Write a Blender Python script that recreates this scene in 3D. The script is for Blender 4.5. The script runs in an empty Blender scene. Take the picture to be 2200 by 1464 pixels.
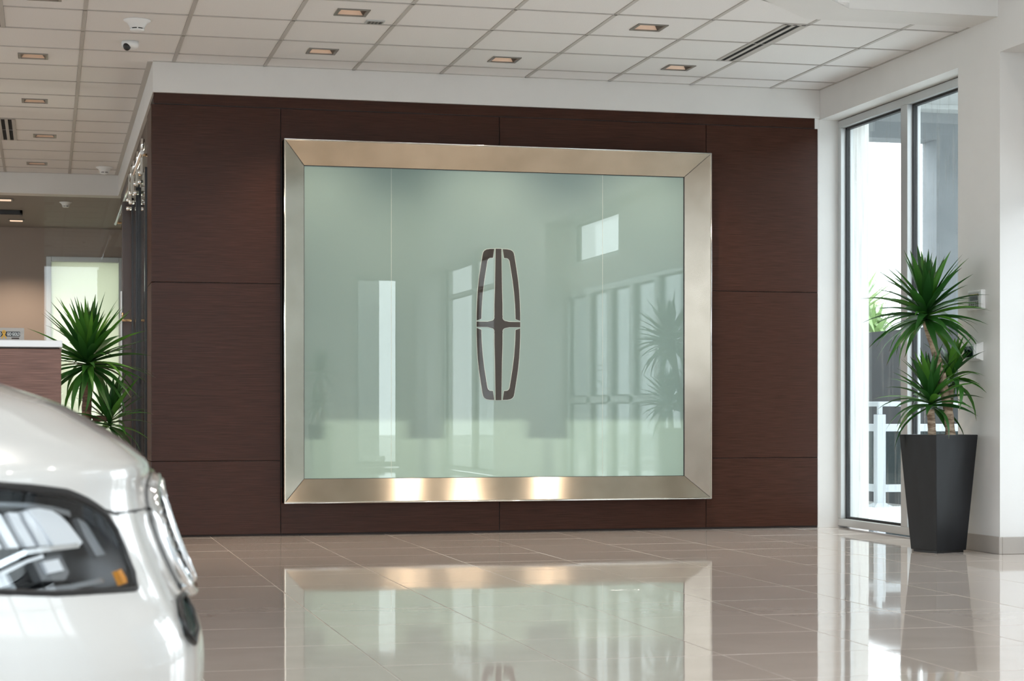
import bpy, bmesh, math, random
from mathutils import Vector, Matrix, Euler
R = math.radians
scene = bpy.context.scene
col = scene.collection
random.seed(4)

# ------------------------------------------------------------------ camera, world, exposure
FPX, CX, HZ, CAMH, CAMY = 4080.0, 1100.0, 887.0, 0.857, -13.212
YAW = math.atan2(1100 - 99.0, FPX)
cam = bpy.data.cameras.new('camera')
cam.sensor_width = 36.0
cam.lens = FPX / 2200 * 36.0
cam.shift_y = (HZ - 732.0) / 2200.0
cam.clip_end = 400
cam.dof.use_dof = True
cam.dof.focus_distance = 12.8
cam.dof.aperture_fstop = 7.0
cam_o = bpy.data.objects.new('camera', cam)
cam_o.location = (0, CAMY, CAMH)
cam_o.rotation_euler = (R(90), 0, -YAW)
col.objects.link(cam_o)
scene.camera = cam_o

scene.view_settings.view_transform = 'Standard'
scene.view_settings.look = 'None'
scene.view_settings.exposure = 0.76
scene.view_settings.gamma = 1.0
scene.view_settings.use_curve_mapping = False
scene.cycles.use_denoising = True
scene.cycles.use_adaptive_sampling = True
scene.cycles.adaptive_threshold = 0.06
scene.cycles.adaptive_min_samples = 20
scene.cycles.max_bounces = 7
scene.cycles.diffuse_bounces = 4
scene.cycles.glossy_bounces = 4
scene.cycles.transparent_max_bounces = 10
scene.cycles.caustics_reflective = False
scene.cycles.caustics_refractive = False
scene.cycles.sample_clamp_indirect = 6.0

world = bpy.data.worlds.new('overcast_sky')
scene.world = world
world.use_nodes = True
wn = world.node_tree.nodes
wn['Background'].inputs[0].default_value = (0.90, 0.96, 1.03, 1)
wn['Background'].inputs[1].default_value = 3.2

def portal(loc, rot, sx, sy):
    l = bpy.data.lights.new('window_portal', 'AREA')
    l.shape = 'RECTANGLE'; l.size = sx; l.size_y = sy
    l.cycles.is_portal = True
    o = bpy.data.objects.new('window_portal', l)
    o.location = loc; o.rotation_euler = rot
    col.objects.link(o)
# right wall openings (light flows toward -X), front wall openings (toward +Y)
portal((6.0, -1.11, 1.52), (0, R(90), 0), 3.0, 2.2)
portal((6.0, -3.7, 1.52), (0, R(90), 0), 3.0, 1.9)
portal((6.0, -6.3, 1.52), (0, R(90), 0), 3.0, 3.3)
portal((6.0, -12.8, 1.55), (0, R(90), 0), 3.0, 4.3)
portal((-0.2, -16.35, 2.65), (R(90), 0, 0), 7.6, 5.2)
portal((-6.4, -16.35, 2.65), (R(90), 0, 0), 4.0, 5.2)
portal((5.03, -16.35, 1.5), (R(90), 0, 0), 0.8, 3.0)
portal((-9.3, -7.2, 2.65), (0, R(-90), 0), 5.2, 2.7)
portal((-9.3, .5, 1.5), (0, R(-90), 0), 3.0, 10.0)

# ------------------------------------------------------------------ helpers
def tag(o, label=None, cat=None, group=None, kind=None):
    if label: o['label'] = label
    if cat: o['category'] = cat
    if group: o['group'] = group
    if kind: o['kind'] = kind
    return o

def empty(name, loc, label=None, cat=None, group=None, rz=0):
    o = bpy.data.objects.new(name, None)
    o.location = loc; o.rotation_euler = (0, 0, rz); o.empty_display_size = 0.1
    col.objects.link(o)
    return tag(o, label, cat, group)

def link(name, mesh, parent=None, loc=None):
    o = bpy.data.objects.new(name, mesh)
    col.objects.link(o)
    if parent: o.parent = parent
    if loc is not None: o.location = loc
    return o

class MB:
    def __init__(s): s.v = []; s.f = []; s.sm = []
    def add(s, vs, fs, smooth=False):
        b = len(s.v); s.v += [tuple(p) for p in vs]
        s.f += [tuple(i + b for i in f) for f in fs]; s.sm += [smooth] * len(fs)
        return s
    def box(s, x0, x1, y0, y1, z0, z1, M=None):
        vs = [Vector((x, y, z)) for z in (z0, z1) for y in (y0, y1) for x in (x0, x1)]
        if M: vs = [M @ p for p in vs]
        return s.add(vs, [(0, 2, 3, 1), (4, 5, 7, 6), (0, 1, 5, 4), (2, 6, 7, 3), (0, 4, 6, 2), (1, 3, 7, 5)])
    def cbox(s, x0, x1, y0, y1, z0, z1, c, M=None):
        # box with chamfered edges all round
        vs = []
        for sx in (0, 1):
            for sy in (0, 1):
                for sz in (0, 1):
                    X = (x0, x1)[sx]; Y = (y0, y1)[sy]; Z = (z0, z1)[sz]
                    dx = c if sx == 0 else -c; dy = c if sy == 0 else -c; dz = c if sz == 0 else -c
                    vs += [Vector((X, Y + dy, Z + dz)), Vector((X + dx, Y, Z + dz)), Vector((X + dx, Y + dy, Z))]
        if M: vs = [M @ p for p in vs]
        bm = bmesh.new()
        bv = [bm.verts.new(p) for p in vs]
        bmesh.ops.convex_hull(bm, input=bv)
        bmesh.ops.dissolve_limit(bm, angle_limit=0.01, verts=bm.verts, edges=bm.edges)
        bm.verts.index_update()
        s.add([v.co for v in bm.verts], [[v.index for v in f.verts] for f in bm.faces])
        bm.free()
        return s
    def quad(s, a, b, c, d): return s.add([a, b, c, d], [(0, 1, 2, 3)])
    def prism(s, pts, z0, z1, M=None):
        n = len(pts)
        vs = [Vector((p[0], p[1], z0)) for p in pts] + [Vector((p[0], p[1], z1)) for p in pts]
        if M: vs = [M @ p for p in vs]
        fs = [tuple(range(n))[::-1], tuple(range(n, 2 * n))] + [(i, (i + 1) % n, n + (i + 1) % n, n + i) for i in range(n)]
        return s.add(vs, fs)
    def tube(s, pts, rad, n=8, closed=False, cap=True):
        pts = [Vector(p) for p in pts]; m = len(pts)
        if not hasattr(rad, '__len__'): rad = [rad] * m
        up = Vector((0, 0, 1)); vs = []; fs = []
        for i, p in enumerate(pts):
            if closed: t = pts[(i + 1) % m] - pts[i - 1]
            else: t = pts[min(i + 1, m - 1)] - pts[max(i - 1, 0)]
            t.normalize()
            a = up if abs(t.dot(up)) < .95 else Vector((1, 0, 0))
            u = t.cross(a).normalized(); w = u.cross(t)
            vs += [p + (u * math.cos(6.2832 * k / n) + w * math.sin(6.2832 * k / n)) * rad[i] for k in range(n)]
        for i in range(m if closed else m - 1):
            j = (i + 1) % m
            fs += [(i * n + k, i * n + (k + 1) % n, j * n + (k + 1) % n, j * n + k) for k in range(n)]
        s.add(vs, fs, True)
        if cap and not closed:
            b = len(s.v) - len(vs)
            s.f += [tuple(b + k for k in range(n))[::-1], tuple(b + (m - 1) * n + k for k in range(n))]; s.sm += [False, False]
        return s
    def lathe(s, prof, n=24, M=None, smooth=True):
        vs = []
        for r, z in prof:
            vs += [Vector((r * math.cos(6.2832 * k / n), r * math.sin(6.2832 * k / n), z)) for k in range(n)]
        if M: vs = [M @ p for p in vs]
        fs = [(i * n + k, i * n + (k + 1) % n, (i + 1) * n + (k + 1) % n, (i + 1) * n + k) for i in range(len(prof) - 1) for k in range(n)]
        return s.add(vs, fs, smooth)
    def mesh(s, name, mat):
        me = bpy.data.meshes.new(name)
        me.from_pydata(s.v, [], s.f)
        me.polygons.foreach_set('use_smooth', s.sm)
        if mat: me.materials.append(mat)
        bm = bmesh.new(); bm.from_mesh(me); bmesh.ops.recalc_face_normals(bm, faces=bm.faces); bm.to_mesh(me); bm.free()
        me.update()
        return me
    def build(s, name, mat, parent=None, loc=None, bevel=0):
        o = link(name, s.mesh(name, mat), parent, loc)
        if bevel:
            m = o.modifiers.new('edge', 'BEVEL'); m.width = bevel; m.segments = 2; m.limit_method = 'ANGLE'
        return o

def box(name, mat, parent, *b, bevel=0):
    return MB().box(*b).build(name, mat, parent, bevel=bevel)
def struct(o, label, cat=None): return tag(o, label, cat, kind='structure')

# ------------------------------------------------------------------ materials
def principled(name, colr, rough=.5, metal=0, spec=.5, coat=0, coat_r=.03):
    m = bpy.data.materials.new(name); m.use_nodes = True
    b = m.node_tree.nodes['Principled BSDF']
    b.inputs['Base Color'].default_value = (*colr, 1)
    b.inputs['Roughness'].default_value = rough
    b.inputs['Metallic'].default_value = metal
    b.inputs['Specular IOR Level'].default_value = spec
    b.inputs['Coat Weight'].default_value = coat
    b.inputs['Coat Roughness'].default_value = coat_r
    return m, m.node_tree, b
def N(nt, t, **kw):
    n = nt.nodes.new(t)
    for k, v in kw.items(): setattr(n, k, v)
    return n
def noise_color(nt, b, c0, c1, scale, stretch=(1, 1, 1), detail=4, coord='Object', rnd=None, lo=.3, hi=.7):
    tc = N(nt, 'ShaderNodeTexCoord'); mp = N(nt, 'ShaderNodeMapping'); nz = N(nt, 'ShaderNodeTexNoise'); cr = N(nt, 'ShaderNodeValToRGB')
    mp.inputs['Scale'].default_value = stretch
    nz.inputs['Scale'].default_value = scale; nz.inputs['Detail'].default_value = detail
    nt.links.new(tc.outputs[coord], mp.inputs[0])
    if rnd:
        oi = N(nt, 'ShaderNodeObjectInfo'); ml = N(nt, 'ShaderNodeMath', operation='MULTIPLY'); ml.inputs[1].default_value = rnd
        nt.links.new(oi.outputs['Random'], ml.inputs[0]); nt.links.new(ml.outputs[0], mp.inputs['Location'])
    nt.links.new(mp.outputs[0], nz.inputs['Vector']); nt.links.new(nz.outputs['Fac'], cr.inputs[0])
    cr.color_ramp.elements[0].position = lo; cr.color_ramp.elements[1].position = hi
    cr.color_ramp.elements[0].color = (*c0, 1); cr.color_ramp.elements[1].color = (*c1, 1)
    nt.links.new(cr.outputs[0], b.inputs['Base Color'])
    return nz, mp
def bump(nt, b, src, strength, dist=.002):
    bp = N(nt, 'ShaderNodeBump'); bp.inputs['Strength'].default_value = strength; bp.inputs['Distance'].default_value = dist
    nt.links.new(src, bp.inputs['Height']); nt.links.new(bp.outputs[0], b.inputs['Normal'])

M = {}
def plain(key, c, rough=.5, **kw):
    M[key] = principled(key, c, rough, **kw)[0]; return M[key]

m, nt, b = principled('white_paint', (.72, .72, .69), .55, spec=.35)
noise_color(nt, b, (.71, .70, .68), (.74, .73, .71), 3); M['paint'] = m
m, nt, b = principled('ceiling_tile', (.66, .645, .625), .85, spec=.2)
nz, _ = noise_color(nt, b, (.76, .75, .74), (.80, .79, .78), 160, detail=2); bump(nt, b, nz.outputs['Fac'], .15, .001); M['ctile'] = m
plain('ceiling_bar', (.50, .48, .455), .6)
m, nt, b = principled('dark_wood', (.07, .035, .028), .36, spec=.18)
nz, mp = noise_color(nt, b, (.030, .0105, .0055), (.070, .026, .016), 5, (1.2, 1, 60), detail=6, rnd=37.0, lo=.3, hi=.72); bump(nt, b, nz.outputs['Fac'], .25, .001); M['wood'] = m
m, nt, b = principled('desk_wood', (.16, .085, .065), .45, spec=.4)
nz, mp = noise_color(nt, b, (.115, .052, .037), (.27, .135, .10), 5, (1.4, 1, 70), detail=6); bump(nt, b, nz.outputs['Fac'], .2, .001); M['deskwood'] = m
plain('wood_shadow', (.02, .01, .007), .6)
m, nt, b = principled('polished_tile', (.36, .325, .295), .04, spec=.8)
nz, _ = noise_color(nt, b, (.50, .445, .40), (.54, .485, .44), 4, detail=5, rnd=50.0)
tc = N(nt, 'ShaderNodeTexCoord'); n2 = N(nt, 'ShaderNodeTexNoise'); n2.inputs['Scale'].default_value = 2.5; n2.inputs['Detail'].default_value = 1
nt.links.new(tc.outputs['Object'], n2.inputs['Vector']); bump(nt, b, n2.outputs['Fac'], .02, .02); M['ftile'] = m
plain('grout', (.62, .58, .53), .7)
plain('stone_base', (.40, .365, .33), .3)
m, nt, b = principled('brushed_steel', (.60, .56, .50), .22, metal=1)
nz, mp = noise_color(nt, b, (.56, .52, .46), (.62, .58, .525), 30, (.6, .6, 1), detail=3)
b.inputs['Anisotropic'].default_value = .75
tg = N(nt, 'ShaderNodeTangent', direction_type='RADIAL', axis='Z'); nt.links.new(tg.outputs[0], b.inputs['Tangent']); M['steelv'] = m
def brushed(key, tangent, c0=(.50, .445, .36), c1=(.57, .51, .42)):
    m, nt, b = principled(key, (.6, .56, .5), .21, metal=1)
    noise_color(nt, b, c0, c1, 6, (1, 1, 1), detail=3)
    b.inputs['Anisotropic'].default_value = .95
    cx = N(nt, 'ShaderNodeCombineXYZ')
    for i in range(3): cx.inputs[i].default_value = tangent[i]
    nt.links.new(cx.outputs[0], b.inputs['Tangent']); M[key] = m
brushed('steel_h', (0, 0, 1)); brushed('steel_v', (1, 0, 0))
plain('polished_steel', (.78, .77, .75), .12, metal=1)
plain('aluminium', (.58, .60, .60), .38, metal=.35)
plain('gasket', (.012, .012, .013), .45)
plain('black', (.012, .011, .011), .35)
plain('slot_black', (.004, .004, .004), .9)
plain('strap', (.36, .32, .27), .35, metal=1)
plain('brass', (.62, .42, .25), .25, metal=1)
plain('chrome', (.85, .86, .87), .06, metal=1)
m, nt, b = principled('planter_black', (.022, .023, .026), .36, spec=.35)
nz, _ = noise_color(nt, b, (.005, .0053, .006), (.013, .0137, .016), 9, (1, 1, .35), detail=6); M['planter'] = m
plain('soil', (.03, .02, .013), .95)
m, nt, b = principled('trunk_bark', (.30, .2, .13), .85)
nz, _ = noise_color(nt, b, (.16, .10, .06), (.52, .40, .29), 14, (1, 1, 4.5), detail=6, lo=.35, hi=.62); bump(nt, b, nz.outputs['Fac'], .8, .01); M['bark'] = m
m, nt, b = principled('trunk_dark', (.10, .05, .035), .85)
nz, _ = noise_color(nt, b, (.05, .026, .017), (.20, .11, .07), 14, (1, 1, 4.5), detail=6); bump(nt, b, nz.outputs['Fac'], .8, .01); M['bark2'] = m
def leafmat(key, c0, c1, c2):
    m, nt, b = principled(key, c0, .38, spec=.4)
    oi = N(nt, 'ShaderNodeObjectInfo'); cr = N(nt, 'ShaderNodeValToRGB')
    cr.color_ramp.elements[0].color = (*c0, 1); cr.color_ramp.elements[1].color = (*c2, 1)
    e = cr.color_ramp.elements.new(.7); e.color = (*c1, 1)
    nt.links.new(oi.outputs['Random'], cr.inputs[0])
    tc = N(nt, 'ShaderNodeTexCoord'); sx = N(nt, 'ShaderNodeSeparateXYZ'); nt.links.new(tc.outputs['Generated'], sx.inputs[0])
    tip = N(nt, 'ShaderNodeMapRange'); tip.inputs[1].default_value = .93; tip.inputs[2].default_value = 1.0; nt.links.new(sx.outputs[2], tip.inputs[0])
    mx = N(nt, 'ShaderNodeMixRGB'); mx.inputs[2].default_value = (.10, .05, .02, 1)
    nt.links.new(tip.outputs[0], mx.inputs[0]); nt.links.new(cr.outputs[0], mx.inputs[1]); nt.links.new(mx.outputs[0], b.inputs['Base Color'])
    tr = N(nt, 'ShaderNodeBsdfTranslucent'); nt.links.new(mx.outputs[0], tr.inputs[0])
    ms = N(nt, 'ShaderNodeMixShader'); ms.inputs[0].default_value = .22
    out = nt.nodes['Material Output']
    nt.links.new(b.outputs[0], ms.inputs[1]); nt.links.new(tr.outputs[0], ms.inputs[2]); nt.links.new(ms.outputs[0], out.inputs[0]); M[key] = m
leafmat('leaf', (.016, .075, .014), (.035, .14, .02), (.10, .28, .03))
leafmat('leaf_palm', (.16, .26, .10), (.26, .38, .16), (.40, .5, .26))

def glassmat(key, tint=(.98, .995, .99), ior=1.5, dirt=0):
    m = bpy.data.materials.new(key); m.use_nodes = True; nt = m.node_tree
    for n in list(nt.nodes):
        if n.type != 'OUTPUT_MATERIAL': nt.nodes.remove(n)
    out = nt.nodes['Material Output']
    tr = N(nt, 'ShaderNodeBsdfTransparent'); tr.inputs[0].default_value = (*tint, 1)
    gl = N(nt, 'ShaderNodeBsdfGlossy'); gl.inputs['Roughness'].default_value = 0.0
    lw_ = N(nt, 'ShaderNodeLayerWeight'); pw = N(nt, 'ShaderNodeMath', operation='POWER'); pw.inputs[1].default_value = 5.0
    f0 = ((ior - 1) / (ior + 1)) ** 2
    fr = N(nt, 'ShaderNodeMapRange'); fr.inputs[3].default_value = f0; fr.inputs[4].default_value = 1.0     # Schlick, same on both faces
    lw_.inputs[0].default_value = .5
    nt.links.new(lw_.outputs['Facing'], pw.inputs[0]); nt.links.new(pw.outputs[0], fr.inputs[0])
    ms = N(nt, 'ShaderNodeMixShader')
    nt.links.new(fr.outputs[0], ms.inputs[0]); nt.links.new(tr.outputs[0], ms.inputs[1]); nt.links.new(gl.outputs[0], ms.inputs[2])
    last = ms
    if dirt:
        df = N(nt, 'ShaderNodeBsdfDiffuse'); df.inputs[0].default_value = (.8, .82, .82, 1)
        tc = N(nt, 'ShaderNodeTexCoord'); mp = N(nt, 'ShaderNodeMapping'); mp.inputs['Scale'].default_value = (14, 14, .9)
        nz = N(nt, 'ShaderNodeTexNoise'); nz.inputs['Scale'].default_value = 2.0; nz.inputs['Detail'].default_value = 6
        mr = N(nt, 'ShaderNodeMapRange'); mr.inputs[1].default_value = .55; mr.inputs[2].default_value = .8; mr.inputs[3].default_value = 0; mr.inputs[4].default_value = dirt
        nt.links.new(tc.outputs['Object'], mp.inputs[0]); nt.links.new(mp.outputs[0], nz.inputs['Vector']); nt.links.new(nz.outputs['Fac'], mr.inputs[0])
        m2 = N(nt, 'ShaderNodeMixShader'); nt.links.new(mr.outputs[0], m2.inputs[0]); nt.links.new(ms.outputs[0], m2.inputs[1]); nt.links.new(df.outputs[0], m2.inputs[2]); last = m2
    nt.links.new(last.outputs[0], out.inputs[0]); M[key] = m
glassmat('clear_glass'); glassmat('window_glass', (.93, .96, .95), 1.45, .35); glassmat('smoke_glass', (.55, .58, .55), 1.6); glassmat('rail_glass', (.62, .72, .72), 1.5)
glassmat('lamp_glass', (.93, .95, .96), 1.55)
# frosted architectural glass: diffuse + translucent body under a mirror-smooth face
m = bpy.data.materials.new('frosted_glass'); m.use_nodes = True; nt = m.node_tree
nt.nodes.remove(nt.nodes['Principled BSDF']); out = nt.nodes['Material Output']
df = N(nt, 'ShaderNodeBsdfDiffuse'); df.inputs[0].default_value = (.36, .50, .465, 1)
tl = N(nt, 'ShaderNodeBsdfTranslucent'); tl.inputs[0].default_value = (.60, .74, .62, 1)
ad = N(nt, 'ShaderNodeMixShader'); ad.inputs[0].default_value = .30
gl = N(nt, 'ShaderNodeBsdfGlossy'); gl.inputs['Roughness'].default_value = .0; gl.inputs[0].default_value = (.95, 1, .97, 1)
fr = N(nt, 'ShaderNodeFresnel'); fr.inputs[0].default_value = 1.9
ms = N(nt, 'ShaderNodeMixShader')
nt.links.new(df.outputs[0], ad.inputs[1]); nt.links.new(tl.outputs[0], ad.inputs[2]); nt.links.new(fr.outputs[0], ms.inputs[0])
nt.links.new(ad.outputs[0], ms.inputs[1]); nt.links.new(gl.outputs[0], ms.inputs[2]); nt.links.new(ms.outputs[0], out.inputs[0]); M['frosted'] = m
glassmat('pane_body', (.97, 1, .985), 1.0)
m, nt, b = principled('emblem_mirror', (.045, .038, .033), .02, spec=.6, coat=.15, coat_r=0); M['emblem'] = m
plain('emblem_edge', (.72, .78, .70), .3)
m, nt, b = principled('car_paint', (.66, .655, .635), .25, spec=.5, coat=1, coat_r=.02); M['car'] = m
plain('car_under', (.015, .015, .016), .6); plain('rubber', (.018, .018, .018), .7)
plain('lamp_grey', (.26, .27, .285), .25, metal=.6); plain('lamp_dark', (.03, .031, .034), .25); plain('lamp_crystal', (.80, .82, .85), .08, spec=.8); plain('lamp_chrome', (.86, .88, .9), .1, metal=1)
plain('amber', (.75, .28, .01), .2); plain('fog_glass', (.03, .06, .055), .05, spec=.8)
plain('device_white', (.82, .83, .83), .35); plain('device_grey', (.50, .52, .52), .4); plain('screen_dark', (.012, .035, .03), .12, spec=.6); plain('screen_black', (.01, .01, .012), .15)
plain('key_dark', (.08, .08, .085), .5); plain('counter_white', (.86, .86, .87), .2)
plain('card_paper', (.50, .46, .42), .7); plain('print_black', (.012, .012, .014), .5); plain('print_white', (.78, .77, .74), .5); plain('print_gold', (.75, .40, .03), .5)
plain('lamp_trim', (.24, .225, .205), .4, metal=.3); plain('lamp_trim_dark', (.09, .075, .06), .4)
m, nt, b = principled('lamp_reflector', (.8, .62, .5), .3, metal=.2); M['reflector'] = m
m, nt, b = principled('lamp_lens', (.9, .8, .7), .3); b.inputs['Emission Color'].default_value = (1, .70, .50, 1); b.inputs['Emission Strength'].default_value = .5; M['lens'] = m
plain('office_wall', (.38, .315, .27), .8); plain('office_ceiling', (.30, .275, .25), .8); plain('office_carpet', (.1, .09, .08), .95)
m, nt, b = principled('roller_shade', (.8, .8, .72), .8)
tr = N(nt, 'ShaderNodeBsdfTranslucent'); tr.inputs[0].default_value = (.62, .64, .54, 1); mxs = N(nt, 'ShaderNodeMixShader'); mxs.inputs[0].default_value = .6
nt.links.new(b.outputs[0], mxs.inputs[1]); nt.links.new(tr.outputs[0], mxs.inputs[2]); nt.links.new(mxs.outputs[0], nt.nodes['Material Output'].inputs[0]); M['shade'] = m
m, nt, b = principled('grey_stucco', (.30, .32, .335), .85)
nz, _ = noise_color(nt, b, (.27, .29, .305), (.33, .35, .365), 2); M['stucco'] = m
plain('parapet_grey', (.085, .09, .096), .8); plain('concrete_deck', (.9, .91, .9), .7); plain('asphalt', (.50, .50, .48), .85)
plain('rail_white', (.46, .49, .51), .4); plain('far_white', (.86, .86, .85), .7); plain('porch_white', (.62, .64, .64), .6)
plain('door_brown', (.05, .028, .02), .35); plain('far_glass', (.12, .14, .16), .2)

# ------------------------------------------------------------------ the room
ZC, ZS, XR = 3.262, 3.052, 5.60          # tile ceiling, soffit underside, right wall plane
ZH = 5.5
# floor with separate polished tiles
floor = box('floor', M['grout'], None, -9.3, 6.0, -16.3, 10.4, -.12, -.0012)
struct(floor, 'glossy taupe stone tile floor with pale joints', 'floor')
T = .61; FX0, FY0 = 1.101, -.162
def cam_px(x, y, z):
    yd = y - CAMY; s, c = math.sin(YAW), math.cos(YAW)
    d = x * s + yd * c
    if d < .5: return None
    return CX + FPX * (x * c - yd * s) / d, HZ - FPX * (z - CAMH) / d, d
hw = T / 2 - .0014
tile_me = MB()
ch = .0012
tile_me.add([(-hw, -hw, -.009), (hw, -hw, -.009), (hw, hw, -.009), (-hw, hw, -.009), (-hw, -hw, -ch), (hw, -hw, -ch), (hw, hw, -ch), (-hw, hw, -ch),
             (-hw + ch, -hw + ch, 0), (hw - ch, -hw + ch, 0), (hw - ch, hw - ch, 0), (-hw + ch, hw - ch, 0)],
            [(8, 9, 10, 11)] + [(4 + i, 4 + (i + 1) % 4, 8 + (i + 1) % 4, 8 + i) for i in range(4)] + [(i, (i + 1) % 4, 4 + (i + 1) % 4, 4 + i) for i in range(4)])
tile_mesh = tile_me.mesh('floor_tile', M['ftile'])
near, rest = [], []
for i in range(-17, 8):
    for j in range(-17, 27):
        x = FX0 + (i + .5) * T; y = FY0 - (j + .5) * T
        if y > 10 or x > 5.9 and y > -2.5 and False: continue
        if y < -16 or x > XR + .2 or x < -9: continue
        p = cam_px(x, y, 0)
        blocked = y > .25 and x > .5
        if p and -500 < p[0] < 2700 and p[1] < 1700 and not blocked and y < 5.2: near.append((p[2], x, y))
        elif not blocked or y > .3: rest.append((x, y))
near.sort()
rest += [(x, y) for _, x, y in near[300:]]
for d, x, y in near[:300]:
    o = link('floor_tile', tile_mesh, floor, (x, y, 0))
    o.rotation_euler = (random.gauss(0, .0006), random.gauss(0, .0006), 0)
mb = MB()
for x, y in rest: mb.add([(x - hw, y - hw, 0), (x + hw, y - hw, 0), (x + hw, y + hw, 0), (x - hw, y + hw, 0)], [(0, 1, 2, 3)])
tag(mb.build('floor_tile_field', M['ftile'], floor), kind='stuff')

# feature wall: core with opening, wood panels, soffit
core = MB()
core.box(.722, 1.72, .012, .54, 0, ZS).box(4.58, 5.6, .012, .54, 0, ZS)
core.box(1.72, 4.58, .012, .54, 0, .37).box(1.72, 4.58, .012, .54, 2.61, ZS)
wall_back = core.build('wall_back', M['wood_shadow'])
struct(wall_back, 'dark brown wood panelled feature wall with fine horizontal grain', 'wall')
SX = [.699, 1.585, 3.149, 4.71, 5.59]; SZ = [.012, .522, 1.752, 2.974]
g = .0025
def panel(x0, x1, z0, z1, y0=0, y1=.014):
    MB().cbox(x0 + g, x1 - g, y0, y1, z0 + g, z1 - g, .0015).build('wood_panel', M['wood'], wall_back)
for a, bb in ((0, 1), (3, 4)):
    for k in range(3): panel(SX[a], SX[bb], SZ[k], SZ[k + 1])
for a in (1, 2):
    panel(SX[a], SX[a + 1], SZ[0], .34); panel(SX[a], SX[a + 1], 2.62, SZ[3])
for k in range(3):    # panels on the left end face of the wall
    MB().cbox(.699 + .001, .72, .0165, .55, SZ[k] + g, SZ[k + 1] - g, .0015).build('wood_panel', M['wood'], wall_back)
o = box('reveal_strip', M['wood'], wall_back, .715, 5.567, .03 - .02, .0118, 2.98, ZS)
o.location.y = 0.0
soff = MB().box(.709, XR, -.015, .54, ZS, ZC).box(.709, .80, .54, 6.4, ZS, ZC).box(-9.0, .80, 6.4, 6.62, ZS, ZC)
struct(soff.build('trim_1', M['paint'], bevel=.002), 'white plaster soffit band above the wood feature wall', 'soffit')
struct(MB().box(5.5895, XR, .001, .012, 0, 2.974).box(5.567, XR, .001, .012, 2.974, ZS).build('trim_2', M['paint']), 'narrow white corner strip beside the tall window', 'trim')

# right wall with window recess, pier, storefront openings
rw = MB()
rw.box(XR, 6.0, -16.3, .54, 3.04, ZC)                 # continuous header
rw.box(XR, 6.0, -2.766, -1.92, 0, 3.04) if False else rw.box(XR, 6.0, -2.766, -2.222, 0, 3.04)
rw.box(XR, 6.0, 0, .54, 0, 3.04)
rw.box(XR, 6.0, -10.6, -8.0, 0, 3.04).box(XR, 6.0, -16.3, -15.0, 0, 3.04)
rw.box(5.85, 5.95, -5.9, -2.766, 2.25, 3.04).box(5.85, 5.95, -7.7, -5.9, 2.25, 2.52).box(5.85, 5.95, -8.0, -7.7, 2.25, 3.04)
rw.box(XR, 6.0, -16.3, 10.6, ZC, ZH)
rw.box(XR, 6.0, .54, 10.6, 0, ZC)
struct(rw.build('wall_right', M['paint']), 'white plaster side wall with window recess and pier', 'wall')
bb = MB().cbox(XR - .012, XR + .01, -2.778, -2.222, 0, .105, .003).cbox(XR + .0101, XR + .30, -2.778, -2.75, 0, .105, .003)
struct(bb.build('baseboard_right', M['stone_base']), 'taupe stone baseboard along the white pier', 'baseboard')
bb = MB().cbox(XR - .012, XR + .01, -10.6, -8.0, 0, .105, .003)
struct(bb.build('baseboard_front', M['stone_base']), 'taupe stone baseboard further along the side wall', 'baseboard')

def window_unit(name, xw, y0, y1, z0, z1, muls, label, glass='window_glass', rails=(), fw=.045, depth=.09):
    """aluminium frame in the plane X=xw between y0<y1"""
    root = empty(name, (xw, (y0 + y1) / 2, z0)); struct(root, label, 'window')
    def bx(nm, mat, ya, yb, za, zb, xa=-depth / 2, xb=depth / 2, bev=.003):
        c = (y0 + y1) / 2
        mbb = MB().cbox(xa, xb, ya - c, yb - c, za - z0, zb - z0, bev); return mbb.build(nm, mat, root)
    bx('head_frame', M['aluminium'], y0, y1, z1 - fw, z1); bx('sill_frame', M['aluminium'], y0, y1, z0, z0 + fw)
    ys = [y0] + list(muls) + [y1]
    for k, y in enumerate(ys):
        a = y if k == 0 else (y - fw if k == len(ys) - 1 else y - fw / 2)
        wd = fw if k in (0, len(ys) - 1) else fw * 1.9
        if k not in (0, len(ys) - 1): a = y - wd / 2
        bx('mullion', M['aluminium'], a, a + wd, z0 + fw, z1 - fw)
    for z in rails: bx('transom_rail', M['aluminium'], y0 + fw, y1 - fw, z - fw / 2, z + fw / 2)
    for k in range(len(ys) - 1):
        a = ys[k] + fw * (.95 if k else 1); c = ys[k + 1] - fw * (.95 if k < len(ys) - 2 else 1)
        zs = [z0 + fw] + list(rails) + [z1 - fw]
        for q in range(len(zs) - 1):
            za = zs[q] + (fw / 2 if q else 0); zb = zs[q + 1] - (fw / 2 if q < len(zs) - 2 else 0)
            gk = MB(); t = .016
            for (p0, p1, r0, r1) in ((a, a + t, za, zb), (c - t, c, za, zb), (a, c, za, za + t), (a, c, zb - t, zb)):
                cc = (y0 + y1) / 2; gk.box(-.012, .02, p0 - cc, p1 - cc, r0 - z0, r1 - z0)
            gk.build('gasket', M['gasket'], root)
            cc = (y0 + y1) / 2
            MB().box(0, .008, a + t - cc, c - t - cc, za + t - z0, zb - t - z0).build('glass_pane', M[glass], root)
    return root
window_unit('window_1', 5.80, -2.222, 0, .012, 3.035, [-1.127], 'tall aluminium framed window with two panes beside the feature wall', fw=.055, depth=.10)
window_unit('window_2', 5.90, -4.66, -2.766, .012, 2.25, [-3.7], 'storefront glazing beyond the white pier', 'clear_glass')
window_unit('window_3', 5.90, -15.0, -10.6, .012, 3.035, [-11.2, -13.0], 'far storefront glazing with clerestory seen mirrored in the glass', 'clear_glass', rails=(2.58,))
window_unit('window_10', 5.90, -7.7, -5.9, 2.52, 3.035, [], 'small transom window above the entrance doors', 'clear_glass')
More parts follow.
